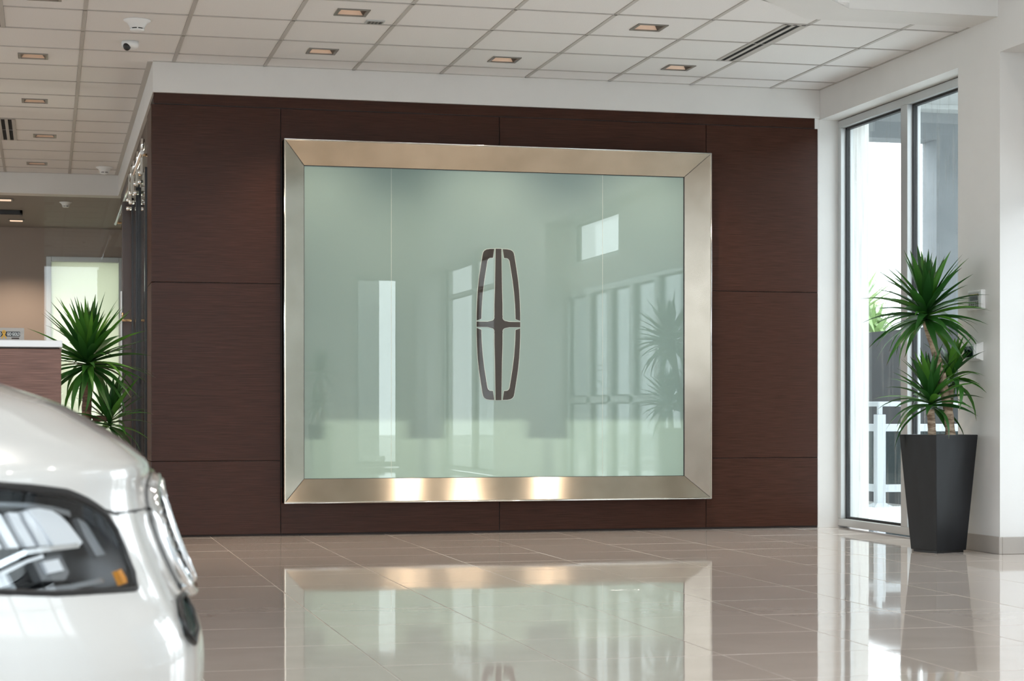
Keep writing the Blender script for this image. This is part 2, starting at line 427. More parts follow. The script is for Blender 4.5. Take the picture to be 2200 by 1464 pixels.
window_unit('door_1', 5.90, -8.0, -4.66, .012, 2.25, [-7.1, -6.3, -5.5], 'aluminium entrance doors mirrored in the frosted glass', 'clear_glass', rails=(1.0,), fw=.07)

# front wall (behind the camera) and left wall
fwl = MB()
fwl.box(5.4, 6.0, -16.3, -16, 0, ZH).box(3.6, 4.65, -16.3, -16, 0, ZH).box(4.65, 5.4, -16.3, -16, 3.0, ZH)
fwl.box(-4.4, -4.0, -16.3, -16, 0, ZH).box(-9.3, -8.4, -16.3, -16, 0, ZH).box(-8.4, 3.6, -16.3, -16, 5.2, ZH)
struct(fwl.build('wall_front', M['paint']), 'white front wall with tall glazing, mirrored in the frosted glass', 'wall')
def front_window(name, x0, x1, z1, muls, label):
    root = window_unit(name, 0, -(x1 - x0) / 2, (x1 - x0) / 2, .012, z1, muls, label, 'clear_glass', fw=.06)
    root.location = ((x0 + x1) / 2, -16.15, .012); root.rotation_euler = (0, 0, R(90))
front_window('window_4', 4.65, 5.4, 3.0, [], 'narrow tall front window mirrored in the left glass panel')
front_window('window_5', -4.0, 3.6, 5.2, [-1.9, 0, 1.9], 'wide front shop window behind the photographer')
front_window('window_6', -8.4, -4.4, 5.2, [0], 'second front shop window behind the photographer')
lw = MB().box(-9.3, -9, 5.5, 10.6, 0, ZH).box(-9.3, -9, -16.3, -8.6, 0, ZH).box(-9.3, -9, -5.86, -4.5, 0, ZH).box(-9.3, -9, -8.6, -5.86, 5.2, ZH).box(-9.3, -9, -4.5, 5.5, 3.0, ZH)
struct(lw.build('wall_left', M['paint']), 'white side wall at the far side of the showroom', 'wall')
struct(MB().box(-9.0, -8.95, -15.9, -8.8, 0, ZH - .1).build('added_cladding', M['wood']), 'unseen dark wood cladding added to darken the steel frame reflection', 'wall')  # invented cladding, gives the right frame stile something dark to reflect
window_unit('window_7', -9.15, -8.6, -5.86, .012, 5.2, [-7.2], 'side shop window of the showroom', 'clear_glass', fw=.06)
window_unit('window_9', -9.15, -4.5, 5.5, .012, 3.0, [-2, .5, 3], 'side window under the tile ceiling', 'clear_glass', fw=.06)

# ------------------------------------------------------------------ ceilings
PX, PY, GX0, GY0 = .623, .632, 1.4726, -.96
ceil_root = MB().box(-9.3, 6.0, -16.3, -2.0, ZH, ZH + .15).build('ceiling', M['paint'])
struct(ceil_root, 'suspended white tile ceiling with grey grid bars', 'ceiling')
YA, YB = -2.735, -5.86                  # atrium edge: straight part and far end of the chamfer
CHX = 4.63
BX0 = CHX + (YB - YA)                   # x where the chamfer ends (45 degrees)
# plenum lid above tiles (keeps light out), fascia and gypsum border
lid = [(XR, YA), (CHX, YA), (BX0, YB), (-9.2, YB), (-9.2, 6.62), (.80, 6.62), (.80, .5), (XR, .5)]
MB().prism(lid, ZC + .03, ZC + .05).build('plenum_board', M['paint'], ceil_root)
fas = MB()
for (xa, ya), (xb, yb) in (((XR, YA), (CHX, YA)), ((CHX, YA), (BX0, YB)), ((BX0, YB), (-9.2, YB))):
    fas.quad((xa, ya - .006, ZC - .004), (xb, yb - .006, ZC - .004), (xb, yb - .006, ZH), (xa, ya - .006, ZH))
fas.build('fascia', M['paint'], ceil_root)
W_ = .335; q_ = W_ * (math.sqrt(2) - 1)
inn = [(XR, YA + W_), (CHX - q_, YA + W_), (BX0 - q_, YB + W_), (-9.2, YB + W_)]
outr = [(XR, YA), (CHX, YA), (BX0, YB), (-9.2, YB)]
bor = MB()
for k in range(3):
    p, q, r, s_ = outr[k], outr[k + 1], inn[k + 1], inn[k]
    bor.prism([p, q, r, s_], ZC - .004, ZC + .03)
bor.build('plaster_border', M['paint'], ceil_root)

lights_at = {(0, 0), (0, -2), (2, 0), (3, -2), (4, 0), (-3, 1), (-3, 4), (-3, 7), (-3, 10), (-3, -2), (-6, 1), (-6, -2), (-6, 4), (-3, -5 + 1) if False else (-6, 7)}
DIFF = [(4, -2, 'hi'), (-3, 6, 'lo'), (-3, -2, 'lo')]
HOLE = .092
tile_cache = {}
def tile_poly_ok(x, y):
    """inside the tiled area (with border removed)"""
    if y > 0: return x < .709
    if y > YA + W_: return x < XR
    if y < YB + W_: return False
    return x < inn[1][0] + (y - inn[1][1])
def ceiling_tile(x0, x1, y0, y1, hole=None):
    key = (round(x1 - x0, 3), round(y1 - y0, 3), hole)
    w, l = (x1 - x0) / 2, (y1 - y0) / 2
    if key not in tile_cache:
        mbb = MB()
        if hole: 
            hx = hole; ring = [(-w, -l), (w, -l), (w, l), (-w, l)]; inr = [(-hx, -hx), (hx, -hx), (hx, hx), (-hx, hx)]
            for z, fl in ((0, 0), (.014, 1)):
                for k in range(4):
                    mbb.quad((*ring[k], z), (*ring[(k + 1) % 4], z), (*inr[(k + 1) % 4], z), (*inr[k], z))
            for k in range(4):
                mbb.quad((*ring[k], 0), (*ring[(k + 1) % 4], 0), (*ring[(k + 1) % 4], .014), (*ring[k], .014))
                mbb.quad((*inr[k], 0), (*inr[(k + 1) % 4], 0), (*inr[(k + 1) % 4], .014), (*inr[k], .014))
        else:
            mbb.cbox(-w, w, -l, l, 0, .014, .002)
        tile_cache[key] = mbb.mesh('ceiling_tile', M['ctile'])
    link('ceiling_tile', tile_cache[key], ceil_root, ((x0 + x1) / 2, (y0 + y1) / 2, ZC + .001))
bw = .012
diffspan = {}
for di, dj, side in DIFF:
    for dj2 in (dj, dj + 1): diffspan[(di, dj2)] = side
for i in range(-7, 8):
    for j in range(-7, 13):
        x0 = GX0 + i * PX; x1 = x0 + PX; y0 = GY0 + j * PY; y1 = y0 + PY
        ymax = 6.4 if x0 < .6 else -.015
        xmax = XR if y0 < -.1 else .709
        if y0 > ymax - .05 or x0 > xmax - .05: continue
        if x0 >= .6 and y0 > -.1: continue
        x1 = min(x1, xmax if not (x0 < .709 and y0 < -.1 and y1 > 0) else x1); y1 = min(y1, ymax)
        a0, a1, b0, b1 = x0 + bw, x1 - bw, y0 + bw, y1 - bw
        if i == -1 and j == 1 and False: pass
        # clip against the border
        corners = [tile_poly_ok(a0, b0 - 0), tile_poly_ok(a1, b0), tile_poly_ok(a0, b1 - .02 if b1 < 0 else b1), tile_poly_ok(a1, min(b1, -.02) if x1 > .72 else b1)]
        if not any(corners): continue
        if (i, j) == (-1, 1): pass
        if not all(corners):
            poly = [(a0, b0), (a1, b0), (a1, b1), (a0, b1)]
            # clip by  y >= YA+W_ for x > inn1x ; else by chamfer  x - y <= c0
            def clip(poly, f):
                outp = []
                for k in range(len(poly)):
                    p, q = poly[k], poly[(k + 1) % len(poly)]; fp, fq = f(p), f(q)
                    if fp >= 0: outp.append(p)
                    if fp * fq < 0:
                        t = fp / (fp - fq); outp.append((p[0] + (q[0] - p[0]) * t, p[1] + (q[1] - p[1]) * t))
                return outp
            c0 = inn[1][0] - inn[1][1]
            if y1 > 0 and x1 > .709: poly = clip(poly, lambda p: .705 - p[0])
            if a0 >= inn[1][0] - .01: poly = clip(poly, lambda p: p[1] - (YA + W_))
            elif b1 < YA + W_ + .2 or True:
                if a1 > inn[1][0] and b0 < YA + W_:
                    # corner tile: union of both; keep simple outline
                    xm, ym = inn[1]
                    poly = [p for p in [(a0, min(max(b0, ym - (xm - a0)), b1)), (xm, ym), (a1, ym), (a1, b1), (a0, b1)]]
                    if b0 > ym - (xm - a0): poly = [(a0, b0), (min(xm, b0 - ym + xm), b0)] + poly[1:]
                elif b0 < 0: poly = clip(poly, lambda p: c0 - (p[0] - p[1]))
            if b0 < YB + W_ : poly = clip(poly, lambda p: p[1] - (YB + W_))
            if len(poly) >= 3: MB().prism(poly, ZC + .001, ZC + .015).build('ceiling_tile', M['ctile'], ceil_root)
            continue
        sd = diffspan.get((i, j))
        if sd == 'hi': ceiling_tile(a0, x1 - .15, b0, b1)
        elif sd == 'lo':
            if (i, j) in lights_at: ceiling_tile(x0 + .15, a1, b0, b1, HOLE)
            else: ceiling_tile(x0 + .15, a1, b0, b1)
        elif (i, j) in lights_at: ceiling_tile(a0, a1, b0, b1, HOLE)
        else: ceiling_tile(a0, a1, b0, b1)
# grid bars: main bars run toward the feature wall, cross bars between
def bar(x0, x1, y0, y1):
    MB().box(x0, x1, y0, y1, ZC - .003, ZC + .008).build('grid_bar', M['ceiling_bar'], ceil_root)
c0 = inn[1][0] - inn[1][1]
for i in range(-7, 8):
    x = GX0 + i * PX
    if x > XR: continue
    ylo = YB + W_
    if x > inn[1][0]: ylo = YA + W_
    else: ylo = max(YB + W_, x - c0)
    yhi = 6.4 if x < .709 else -.015
    bar(x - bw, x + bw, ylo, yhi)
bar(.709 - .035, .709, 0, 6.4)
for j in range(-7, 13):
    y = GY0 + j * PY
    if y < YB + W_: continue
    xhi = XR if y < 0 else .69
    if y < YA + W_: xhi = min(XR, c0 + y)
    bar(GX0 - 7 * PX, xhi, y - bw * .7, y + bw * .7)
bar(.709, XR, -.03, -.015); bar(XR - .012, XR, YA + W_, -.015); bar(-7, .69, 6.385, 6.4)

# ------------------------------------------------------------------ recessed downlights
def downlight(i, j, label, power=44, dx=0):
    x = GX0 + (i + .5) * PX + dx; y = GY0 + (j + .5) * PY
    r = empty('downlight', (x, y, ZC), label, 'downlight', 'square recessed downlights in the tile ceiling')
    h = HOLE
    t = MB()
    for k, (xa, xb, ya, yb) in enumerate(((-h - .006, h + .006, -h - .006, -h + .012), (-h - .006, h + .006, h - .012, h + .006), (-h - .006, -h + .012, -h + .012, h - .012), (h - .012, h + .006, -h + .012, h - .012))):
        t.box(xa, xb, ya, yb, -.005, .012)
    t.build('trim_frame', M['lamp_trim'], r)
    f = MB(); o_, n_ = h - .012, h - .04
    O = [(-o_, -o_), (o_, -o_), (o_, o_), (-o_, o_)]; I = [(-n_, -n_), (n_, -n_), (n_, n_), (-n_, n_)]
    for k in range(4): f.quad((*O[k], .002), (*O[(k + 1) % 4], .002), (*I[(k + 1) % 4], .028), (*I[k], .028))
    f.build('reflector', M['reflector'], r)
    for sx in (-1, 1): MB().quad((sx * (o_ - .001), -o_, .001), (sx * (o_ - .001), o_, .001), (sx * (o_ - .022), n_, .0215), (sx * (o_ - .022), -n_, .0215)).build('baffle', M['lamp_trim_dark'], r)
    MB().quad((-n_, -n_, .0285), (n_, -n_, .0285), (n_, n_, .0285), (-n_, n_, .0285)).build('lens', M['lens'], r)
    l = bpy.data.lights.new('downlight_beam', 'SPOT'); l.energy = power; l.color = (1, .80, .62); l.spot_size = R(105); l.spot_blend = .7; l.shadow_soft_size = .04
    lo = bpy.data.objects.new('downlight_beam', l); lo.location = (0, 0, -.012); lo.parent = r; col.objects.link(lo)
dl = [(0, 0, 'recessed downlight above the upper left of the steel frame'), (0, -2, 'recessed downlight beside the small sensor plate in the ceiling'),
      (2, 0, 'recessed downlight above the middle of the feature wall'), (3, -2, 'recessed downlight in the front row, left of the slot diffuser'),
      (4, 0, 'recessed downlight just below the right slot diffuser, near the feature wall'),
      (-3, 1, 'recessed downlight in the left ceiling, largest of the receding row'), (-3, 4, 'recessed downlight second in the receding row at left'),
      (-3, 7, 'recessed downlight beside the small slot diffuser in the left ceiling'), (-3, 10, 'recessed downlight farthest back, near the far soffit'),
      (-3, -2, 'recessed downlight cut by the top edge of the picture'), (-6, -2, 'recessed downlight above the reception desk, nearest row'),
      (-6, 1, 'recessed downlight above the reception area, second row'), (-6, 4, 'recessed downlight above the passage, third row'), (-6, 7, 'recessed downlight above the passage, fourth row')]
for i, j, lb in dl: downlight(i, j, lb, dx=.075 if (i, j) in ((-3, -2), (-3, 7)) else 0)

def added_atrium_lamp(x, y, label):  # extra lamps out of view, added to brighten the floor
    r = empty('added_atrium_lamp', (x, y, ZH), label, 'downlight', 'added round lamps in the high front ceiling')
    MB().lathe([(.001, -.02), (.15, -.02), (.17, -.05), (.18, -.05), (.18, 0), (.001, 0)], 24).build('housing', M['device_white'], r)
    MB().lathe([(.001, -.022), (.148, -.022)], 24).build('lens', M['lens'], r)
    l = bpy.data.lights.new('added_atrium_beam', 'SPOT'); l.energy = 78; l.color = (1, .93, .86); l.spot_size = R(110); l.spot_blend = .6; l.shadow_soft_size = .13
    lo = bpy.data.objects.new('added_atrium_beam', l); lo.location = (0, 0, -.06); lo.parent = r; col.objects.link(lo)
for k, (x, y) in enumerate(((4.4, -5.0), (4.4, -7.4), (2.0, -7.4), (-.4, -7.4), (4.4, -9.8), (2.0, -9.8))):
    added_atrium_lamp(x, y, 'added round lamp in the high front ceiling, ' + ('nearest the chamfered edge', 'above the entrance doors', 'middle of the near row', 'above the car side', 'farther along the doors', 'centre of the far row')[k])

# slot diffusers
def diffuser(i, j, side, label):
    x = GX0 + (i + 1) * PX - .081 if side == 'hi' else GX0 + i * PX + .081
    y0 = GY0 + j * PY + bw; y1 = y0 + 2 * PY - 2 * bw; yc = (y0 + y1) / 2; L = (y1 - y0) / 2
    r = empty('slot_diffuser', (x, yc, ZC), label, 'air diffuser', 'linear slot air diffusers')
    fr = MB()
    for xa, xb in ((-.069, -.046), (-.016, .010), (.040, .069)): fr.cbox(xa, xb, -L, L, -.006, .012, .0015)
    fr.cbox(-.069, .069, -L, -L + .012, -.006, .012, .0015).cbox(-.069, .069, L - .012, L, -.006, .012, .0015)
    fr.build('frame', M['ceiling_bar'], r)
    for xa, xb in ((-.046, -.016), (.010, .040)):
        MB().box(xa, xb, -L + .012, L - .012, -.003, .003).build('slot', M['slot_black'], r)
        MB().box(xa, xb, -.003, .003, -.005, .0).build('slot_spacer', M['ceiling_bar'], r)
diffuser(4, -2, 'hi', 'two-slot linear air diffuser in the ceiling near the tall window')
diffuser(-3, 6, 'lo', 'two-slot air diffuser in the left ceiling beside a downlight')
diffuser(-3, -2, 'lo', 'two-slot air diffuser cut by the upper left picture corner')

# smoke detectors, dome camera, sensor plate
def smoke(x, y, z, label, s=1.0):
    r = empty('smoke_detector', (x, y, z), label, 'smoke detector', 'white smoke detectors')
    MB().lathe([(.001, 0), (.083 * s, 0), (.082 * s, -.006 * s), (.062 * s, -.018 * s), (.05 * s, -.034 * s), (.045 * s, -.05 * s), (.001, -.05 * s)], 32).build('housing', M['device_white'], r)
    MB().lathe([(.039 * s, -.049 * s), (.039 * s, -.058 * s)], 32).build('vent_ring', M['slot_black'], r)
    for k in range(6):
        a = k * 1.0472
        MB().box(-.004, .004, .0385 * s, .043 * s, -.058 * s, -.049 * s, Matrix.Rotation(a, 4, 'Z')).build('vent_rib', M['device_white'], r)
    MB().lathe([(.044 * s, -.057 * s), (.043 * s, -.064 * s), (.03 * s, -.069 * s), (.001, -.07 * s)], 32).build('cap', M['device_white'], r)
smoke(.542, -1.37, ZC, 'white flared smoke detector hanging under the ceiling near the dome camera', 1.0)
smoke(.555, 5.80, ZC, 'small white smoke detector far back in the left ceiling')
smoke(.20, 7.2, 3.06, 'smoke detector in the office behind the glass partition', .8)
r = empty('dome_camera', (.53, -.665, ZC), 'white dome security camera with black lens under the ceiling', 'camera')
MB().lathe([(.001, 0), (.055, 0), (.056, -.022), (.05, -.036), (.03, -.046), (.001, -.048)], 28).build('housing', M['device_white'], r)
MB().lathe([(.001, .0), (.012, -.001), (.021, -.008), (.025, -.018), (.025, -.028), (.019, -.042), (.009, -.05), (.001, -.052)], 20, Matrix.Translation((-.022, -.03, -.012))).build('lens_dome', M['black'], r)
r = empty('sensor_plate', (1.963, -1.67, ZC), 'small grey recessed sensor plate beside a ceiling downlight', 'sensor')
MB().cbox(-.058, .058, -.05, .05, -.006, .002, .002).build('plate', M['device_grey'], r)
MB().box(-.046, .046, -.036, .036, -.0075, -.005).build('grille', M['lamp_trim'], r)
for k in range(4): MB().box(-.04 + k * .022, -.03 + k * .022, -.03, .03, -.009, -.007).build('slot', M['key_dark'], r)

# ------------------------------------------------------------------ steel frame with frosted glass and emblem
YF = -.11
XO0, XO1, ZO0, ZO1 = 1.597, 4.712, .230, 2.749
XI0, XI1, ZI0, ZI1 = 1.747, 4.543, .393, 2.585
fr = empty('steel_surround', (3.15, 0, .23), 'large sloping brushed steel picture frame mounted on the wood feature wall', 'frame')
oc = [(XO0, ZO0), (XO1, ZO0), (XO1, ZO1), (XO0, ZO1)]; ic = [(XI0, ZI0), (XI1, ZI0), (XI1, ZI1), (XI0, ZI1)]
off = Vector((3.15, 0, .23))
lip = .009
for k in range(4):
    mat_ = M['steel_h'] if k in (0, 2) else M['steel_v']
    A, B = oc[k], oc[(k + 1) % 4]; a, b_ = ic[k], ic[(k + 1) % 4]
    def ins(p, cx=3.15, cz=1.49, t=lip): return (p[0] + (t if p[0] < cx else -t), p[1] + (t if p[1] < cz else -t))
    Ai, Bi = ins(A), ins(B)
    def P3(p, y): return Vector((p[0], y, p[1])) - off
    e = .0012 * (1 if k in (0, 2) else 0)
    bm_ = MB()
    ring = [[P3(A, 0), P3(A, YF), P3(Ai, YF), P3(a, 0.0), P3(a, .012)], [P3(B, 0), P3(B, YF), P3(Bi, YF), P3(b_, 0.0), P3(b_, .012)]]
    vs = ring[0] + ring[1]
    bm_.add(vs, [(q, q + 1, q + 6, q + 5) for q in range(4)] + [(4, 0, 5, 9), (0, 1, 2, 3, 4), (9, 8, 7, 6, 5)])
    o = bm_.build('frame_rail' if k in (0, 2) else 'frame_stile', mat_, fr)
    # mitre joint line
    MB().tube([P3(Ai, YF - .0006), P3(a, -.0014)], .0016, 5).build('mitre_joint', M['lamp_trim_dark'], fr)
    MB().tube([P3(A, YF), P3(B, YF)], .004, 6).build('edge_bead', M['polished_steel'], fr)
MB().box(-1.5, 1.5, 0, 0, 0, 0) if False else None
gx = [XI0 - .004, 2.366, 3.919, XI1 + .004]
for k in range(3):
    o = MB().cbox(gx[k], gx[k + 1], .004, .012, ZI0 - .003, ZI1 + .003, .0012).build('glass_panel', M['frosted'], fr); o.location = -off
    if k == 1: mid_pane = o
    o.data.materials.append(M['pane_body'])
    for p in o.data.polygons: p.material_index = 0 if p.normal.y < -.3 else 1
    o['label'] = ['narrow left frosted glass panel in the steel frame', 'wide middle frosted glass panel carrying the emblem', 'right frosted glass panel in the steel frame'][k]
for k in (1, 2):
    o = MB().box(gx[k] - .0011, gx[k] + .0011, .0028, .0042, ZI0, ZI1).build('silicone_joint', M['emblem_edge'], fr); o.location = -off
# dark channel between glass and steel
gk = MB()
gk.box(XI0 - .003, XI1 + .003, .0, .003, ZI1 - .005, ZI1 + .002).box(XI0, XI1, 0, .003, ZI0 - .002, ZI0 + .003).box(XI1 - .008, XI1 + .002, 0, .003, ZI0, ZI1).box(XI0 - .002, XI0 + .003, 0, .003, ZI0, ZI1)
o = gk.build('glazing_channel', M['gasket'], fr); o.location = -off

# emblem on the middle glass: cross and four brackets (mirror-dark with pale outlines)
ECX, ECZ = 3.1425, 1.488; es = .001 * 3.385 / 3.85    # metres per crop pixel
esz = 1.082 / 1256.0; esx = .322 / 363.0
emb = mid_pane                       # the emblem belongs to the middle pane
EM0 = Vector((ECX, .0035, ECZ))
def arc(c, r, a0, a1, n=5): return [(c[0] + r * math.cos(R(a0 + (a1 - a0) * k / n)), c[1] + r * math.sin(R(a0 + (a1 - a0) * k / n))) for k in range(n + 1)]
br = [(35, 627), (70, 626), (99, 621), (116, 611), (126, 596), (132, 570), (149, 463), (162, 373), (171, 283), (177, 183), (180, 93), (180, 31), (142, 45), (140, 123), (138, 163), (130, 263), (118, 363), (104, 453), (93, 523), (88, 537), (80, 546), (71, 551), (46, 553)]
cross = [(24, 629), (29, 300), (33, 163), (33, 75)] + arc((62, 58), 29, 160, 265, 6) + [(90, 22), (181, 22)]
full = cross + [(x, -y) for x, y in cross[::-1]] + [(-x, -y) for x, y in cross] + [(-x, y) for x, y in cross[::-1]]
def epiece(name, pts, mat, y0, y1, grow=0):
    pts = [(p[0] * esx, p[1] * esz) for p in pts]
    if grow:
        n = len(pts); area = sum(pts[i][0] * pts[(i + 1) % n][1] - pts[(i + 1) % n][0] * pts[i][1] for i in range(n)); sg = 1 if area > 0 else -1
        outp = []
        for i in range(n):
            p0, p1, p2 = Vector(pts[i - 1]), Vector(pts[i]), Vector(pts[(i + 1) % n])
            def nrm(a, b): d = (b - a); return Vector((d.y, -d.x)).normalized() * sg if d.length > 1e-9 else Vector((0, 0))
            nn = nrm(p0, p1) + nrm(p1, p2); nn = nn.normalized() if nn.length > 1e-6 else nn
            outp.append((p1 + nn * grow)[:])
        pts = outp
    mbb = MB(); n = len(pts)
    vs = [(p[0], y0, p[1]) for p in pts] + [(p[0], y1, p[1]) for p in pts]
    mbb.add(vs, [tuple(range(n)), tuple(range(n, 2 * n))[::-1]] + [(i, (i + 1) % n, n + (i + 1) % n, n + i) for i in range(n)])
    mbb.v = [tuple(Vector(p) + EM0) for p in mbb.v]
    return mbb.build(name, mat, emb)
p_ = epiece('emblem_star', full, M['emblem'], -.0022, 0); p_['label'] = 'dark mirrored cross of the emblem'; epiece('emblem_outline', full, M['emblem_edge'], -.0008, 0, .0035)
for sx, sy in ((1, 1), (-1, 1), (-1, -1), (1, -1)):
    pts = [(x * sx, y * sy) for x, y in br]
    epiece('emblem_bracket', pts, M['emblem'], -.0022, 0); epiece('emblem_outline', pts, M['emblem_edge'], -.0008, 0, .0035)

# room behind the frosted glass
bk = MB().box(.80, 5.6, 6.4, 6.62, 0, ZC).box(.80, 5.6, .54, 6.4, ZS, ZS + .05)
struct(bk.build('wall_far', M['paint']), 'white wall of the room behind the frosted glass', 'wall')
bd = MB().box(1.70, 4.58, .15, .17, .79, 2.70).build('light_block_board', M['paint'])  # added board, lets the back light reach only the lower glass
tag(bd, 'unseen board added to block back light behind the upper frosted glass', 'board')
for x, w, lb in ((1.80, .11, 'left'), (2.62, .13, 'middle'), (3.50, .15, 'right')):
    r = empty('display_stand', (x, .10, .37), 'blurred post with square head behind the %s of the frosted glass' % lb, 'stand', 'stands behind the frosted glass')
    MB().cbox(-w, w, -.03, .03, .30, .46, .004).build('head', M['office_wall'], r)
    MB().tube([(0, 0, .006), (0, 0, .31)], .014, 8).build('post', M['office_wall'], r)
    MB().lathe([(.001, .010), (.045, .008), (.048, 0), (.001, 0)], 20).build('base', M['office_wall'], r)
lt = empty('added_light_panel', (3.2, 3.0, 0), 'light panel added behind the frosted glass to brighten its lower part', 'lamp')  # invented panel, carries the light that brightens the lower frosted glass
MB().cbox(-1.6, 1.6, 0, .05, .15, 1.05, .004).build('housing', M['device_white'], lt)
l = bpy.data.lights.new('added_panel_light', 'AREA'); l.shape = 'RECTANGLE'; l.size = 3.0; l.size_y = .7; l.energy = 52; l.color = (1, 1, .86)
lo = bpy.data.objects.new('added_panel_light', l); lo.location = (0, -.02, .6); lo.rotation_euler = (R(-90), 0, 0); lo.parent = lt; col.objects.link(lo)

# ------------------------------------------------------------------ left passage: sliding glass doors with hanging hardware
sd = empty('sliding_door', (.70, 1.2, 0), 'frameless sliding glass door on steel rollers beside the feature wall', 'door')
MB().box(-.006, .006, -.55, .48, .02, 2.62).build('glass_leaf', M['smoke_glass'], sd)
for y in (-.55, .48): MB().box(-.012, .012, y - .012, y + .012, .015, 2.62).build('edge_channel', M['black'], sd)
MB().box(-.010, .010, -.53, -.50, .02, 2.0).build('edge_strip', M['polished_steel'], sd)
for y in (-.40, .30):
    ro = MB().lathe([(.001, -.012), (.045, -.012), (.047, 0), (.045, .012), (.001, .012)], 20, Matrix.Translation((-.02, y, 2.80)) @ Matrix.Rotation(R(90), 4, 'Y')).build('roller', M['polished_steel'], sd)
    MB().cbox(-.038, -.018, y - .022, y + .022, 2.58, 2.80, .003).build('hanger_strap', M['strap'], sd)
    for z in (2.53, 2.60): MB().lathe([(.001, -.02), (.016, -.018), (.016, .018), (.001, .02)], 12, Matrix.Translation((-.035, y, z)) @ Matrix.Rotation(R(90), 4, 'Y')).build('clamp_bolt', M['polished_steel'], sd)
sd2 = empty('sliding_door', (.688, 2.35, 0), 'second sliding glass door further back with brass pull handle', 'door')
MB().box(-.006, .006, -.60, .15, .02, 2.60).build('glass_leaf', M['clear_glass'], sd2)
for y in (-.60, .15): MB().box(-.014, .014, y - .012, y + .012, .015, 2.6).build('edge_channel', M['black'], sd2)
for y in (-.45, 0.02):
    MB().lathe([(.001, -.012), (.045, -.012), (.047, 0), (.045, .012), (.001, .012)], 20, Matrix.Translation((-.02, y, 2.78)) @ Matrix.Rotation(R(90), 4, 'Y')).build('roller', M['polished_steel'], sd2)
    MB().cbox(-.045, -.02, y - .022, y + .022, 2.56, 2.78, .003).build('hanger_strap', M['strap'], sd2)
    for z in (2.5, 2.57): MB().lathe([(.001, -.022), (.016, -.02), (.016, .02), (.001, .022)], 12, Matrix.Translation((-.04, y, z)) @ Matrix.Rotation(R(90), 4, 'Y')).build('clamp_bolt', M['polished_steel'], sd2)
MB().tube([(-.02, .0, 1.60), (-.09, 0, 1.60), (-.09, .0, 1.66)], .011, 8).build('pull_handle', M['brass'], sd2)
rl = empty('door_rail', (.665, 0, 2.70), 'round steel rail carrying the sliding glass doors', 'rail')
MB().tube([(0, .60, .02), (0, 5.9, .02)], .016, 10).build('rail_tube', M['polished_steel'], rl)
for y in (.75, 1.9, 3.2, 4.6, 5.8): MB().tube([(0, y, .02), (.06, y, .02)], .010, 8).build('rail_bracket', M['brass'], rl)
dp = empty('door_post', (.67, 2.62, 0), 'dark brown wooden post at the end of the passage doors', 'post')
MB().cbox(-.065, .06, 0, .12, 0, 2.585, .004).build('post_body', M['door_brown'], dp)
MB().box(-.079, -.066, -.01, .10, 0, 1.85).build('edge_trim', M['aluminium'], dp)
o = box('trim_3', M['door_brown'], None, .735, .80, .56, 6.38, 2.86, ZS); struct(o, 'dark header beam above the sliding glass doors', 'trim')
# far glass partition and office
gp = empty('glass_partition', (.385, 6.5, 0), 'clear glass office partition at the end of the passage', 'partition')
MB().box(-.402, .41, -.006, .006, .03, ZS).build('glass_pane', M['clear_glass'], gp)
MB().box(-.402, .41, -.02, .02, 0, .03).build('floor_channel', M['aluminium'], gp)
of = MB().box(-.02 - 9, -.0, 10.1, 10.3, 0, 3.06).box(.0, .95, 10.1, 10.3, 2.70, 3.06).box(.92, 5.6, 10.1, 10.3, 0, 3.06)
struct(of.build('wall_office', M['office_wall']), 'taupe office wall behind the glass partition', 'wall')
o = box('ceiling_office', M['office_ceiling'], None, -9, 5.6, 6.62, 10.3, 3.06, 3.1); struct(o, 'dim grey office ceiling', 'ceiling')
ow = empty('window_8', (.46, 10.1, 0)); struct(ow, 'frosted office window with pale frame behind the palm plant', 'window')
for bxs in ((-.46, -.40, -.03, .05, .0, 2.72), (.39, .46, -.03, .05, 0, 2.72), (-.40, .39, -.03, .05, 2.66, 2.72)): MB().cbox(*bxs, .004).build('window_frame', M['aluminium'], ow)
MB().box(-.40, .39, .03, .036, .0, 2.66).build('shade_panel', M['shade'], ow)
l = bpy.data.lights.new('office_daylight', 'AREA'); l.shape = 'RECTANGLE'; l.size = .8; l.size_y = 2.6; l.energy = 6; l.color = (.95, 1, .92)
lo = bpy.data.objects.new('office_daylight', l); lo.location = (.46, 10.5, 1.35); lo.rotation_euler = (R(-90), 0, 0); col.objects.link(lo)
for k, (x, y, lb) in enumerate(((-.42, 7.05, 'nearer ceiling light in the office'), (-.33, 9.2, 'farther ceiling light in the office'))):
    r = empty('office_light', (x, y, 3.06), 'small square ' + lb, 'ceiling light', 'office ceiling lights')
    MB().cbox(-.09, .09, -.09, .09, -.012, 0, .003).build('trim_frame', M['lamp_trim'], r); MB().box(-.07, .07, -.07, .07, -.014, -.011).build('lens', M['lens'], r)
    l = bpy.data.lights.new('office_beam', 'SPOT'); l.energy = 60; l.color = (1, .8, .62); l.spot_size = R(120); l.spot_blend = .6
    lo = bpy.data.objects.new('office_beam', l); lo.location = (0, 0, -.03); lo.parent = r; col.objects.link(lo)
r = empty('linear_pendant', (-.55, 8.15, 3.06), 'black linear fixture on the office ceiling', 'light fixture')
MB().cbox(-.7, .30, -.03, .03, -.05, 0, .004).build('housing', M['black'], r)
MB().cbox(.27, .30, -.03, .25, -.04, 0, .004).build('arm', M['black'], r)
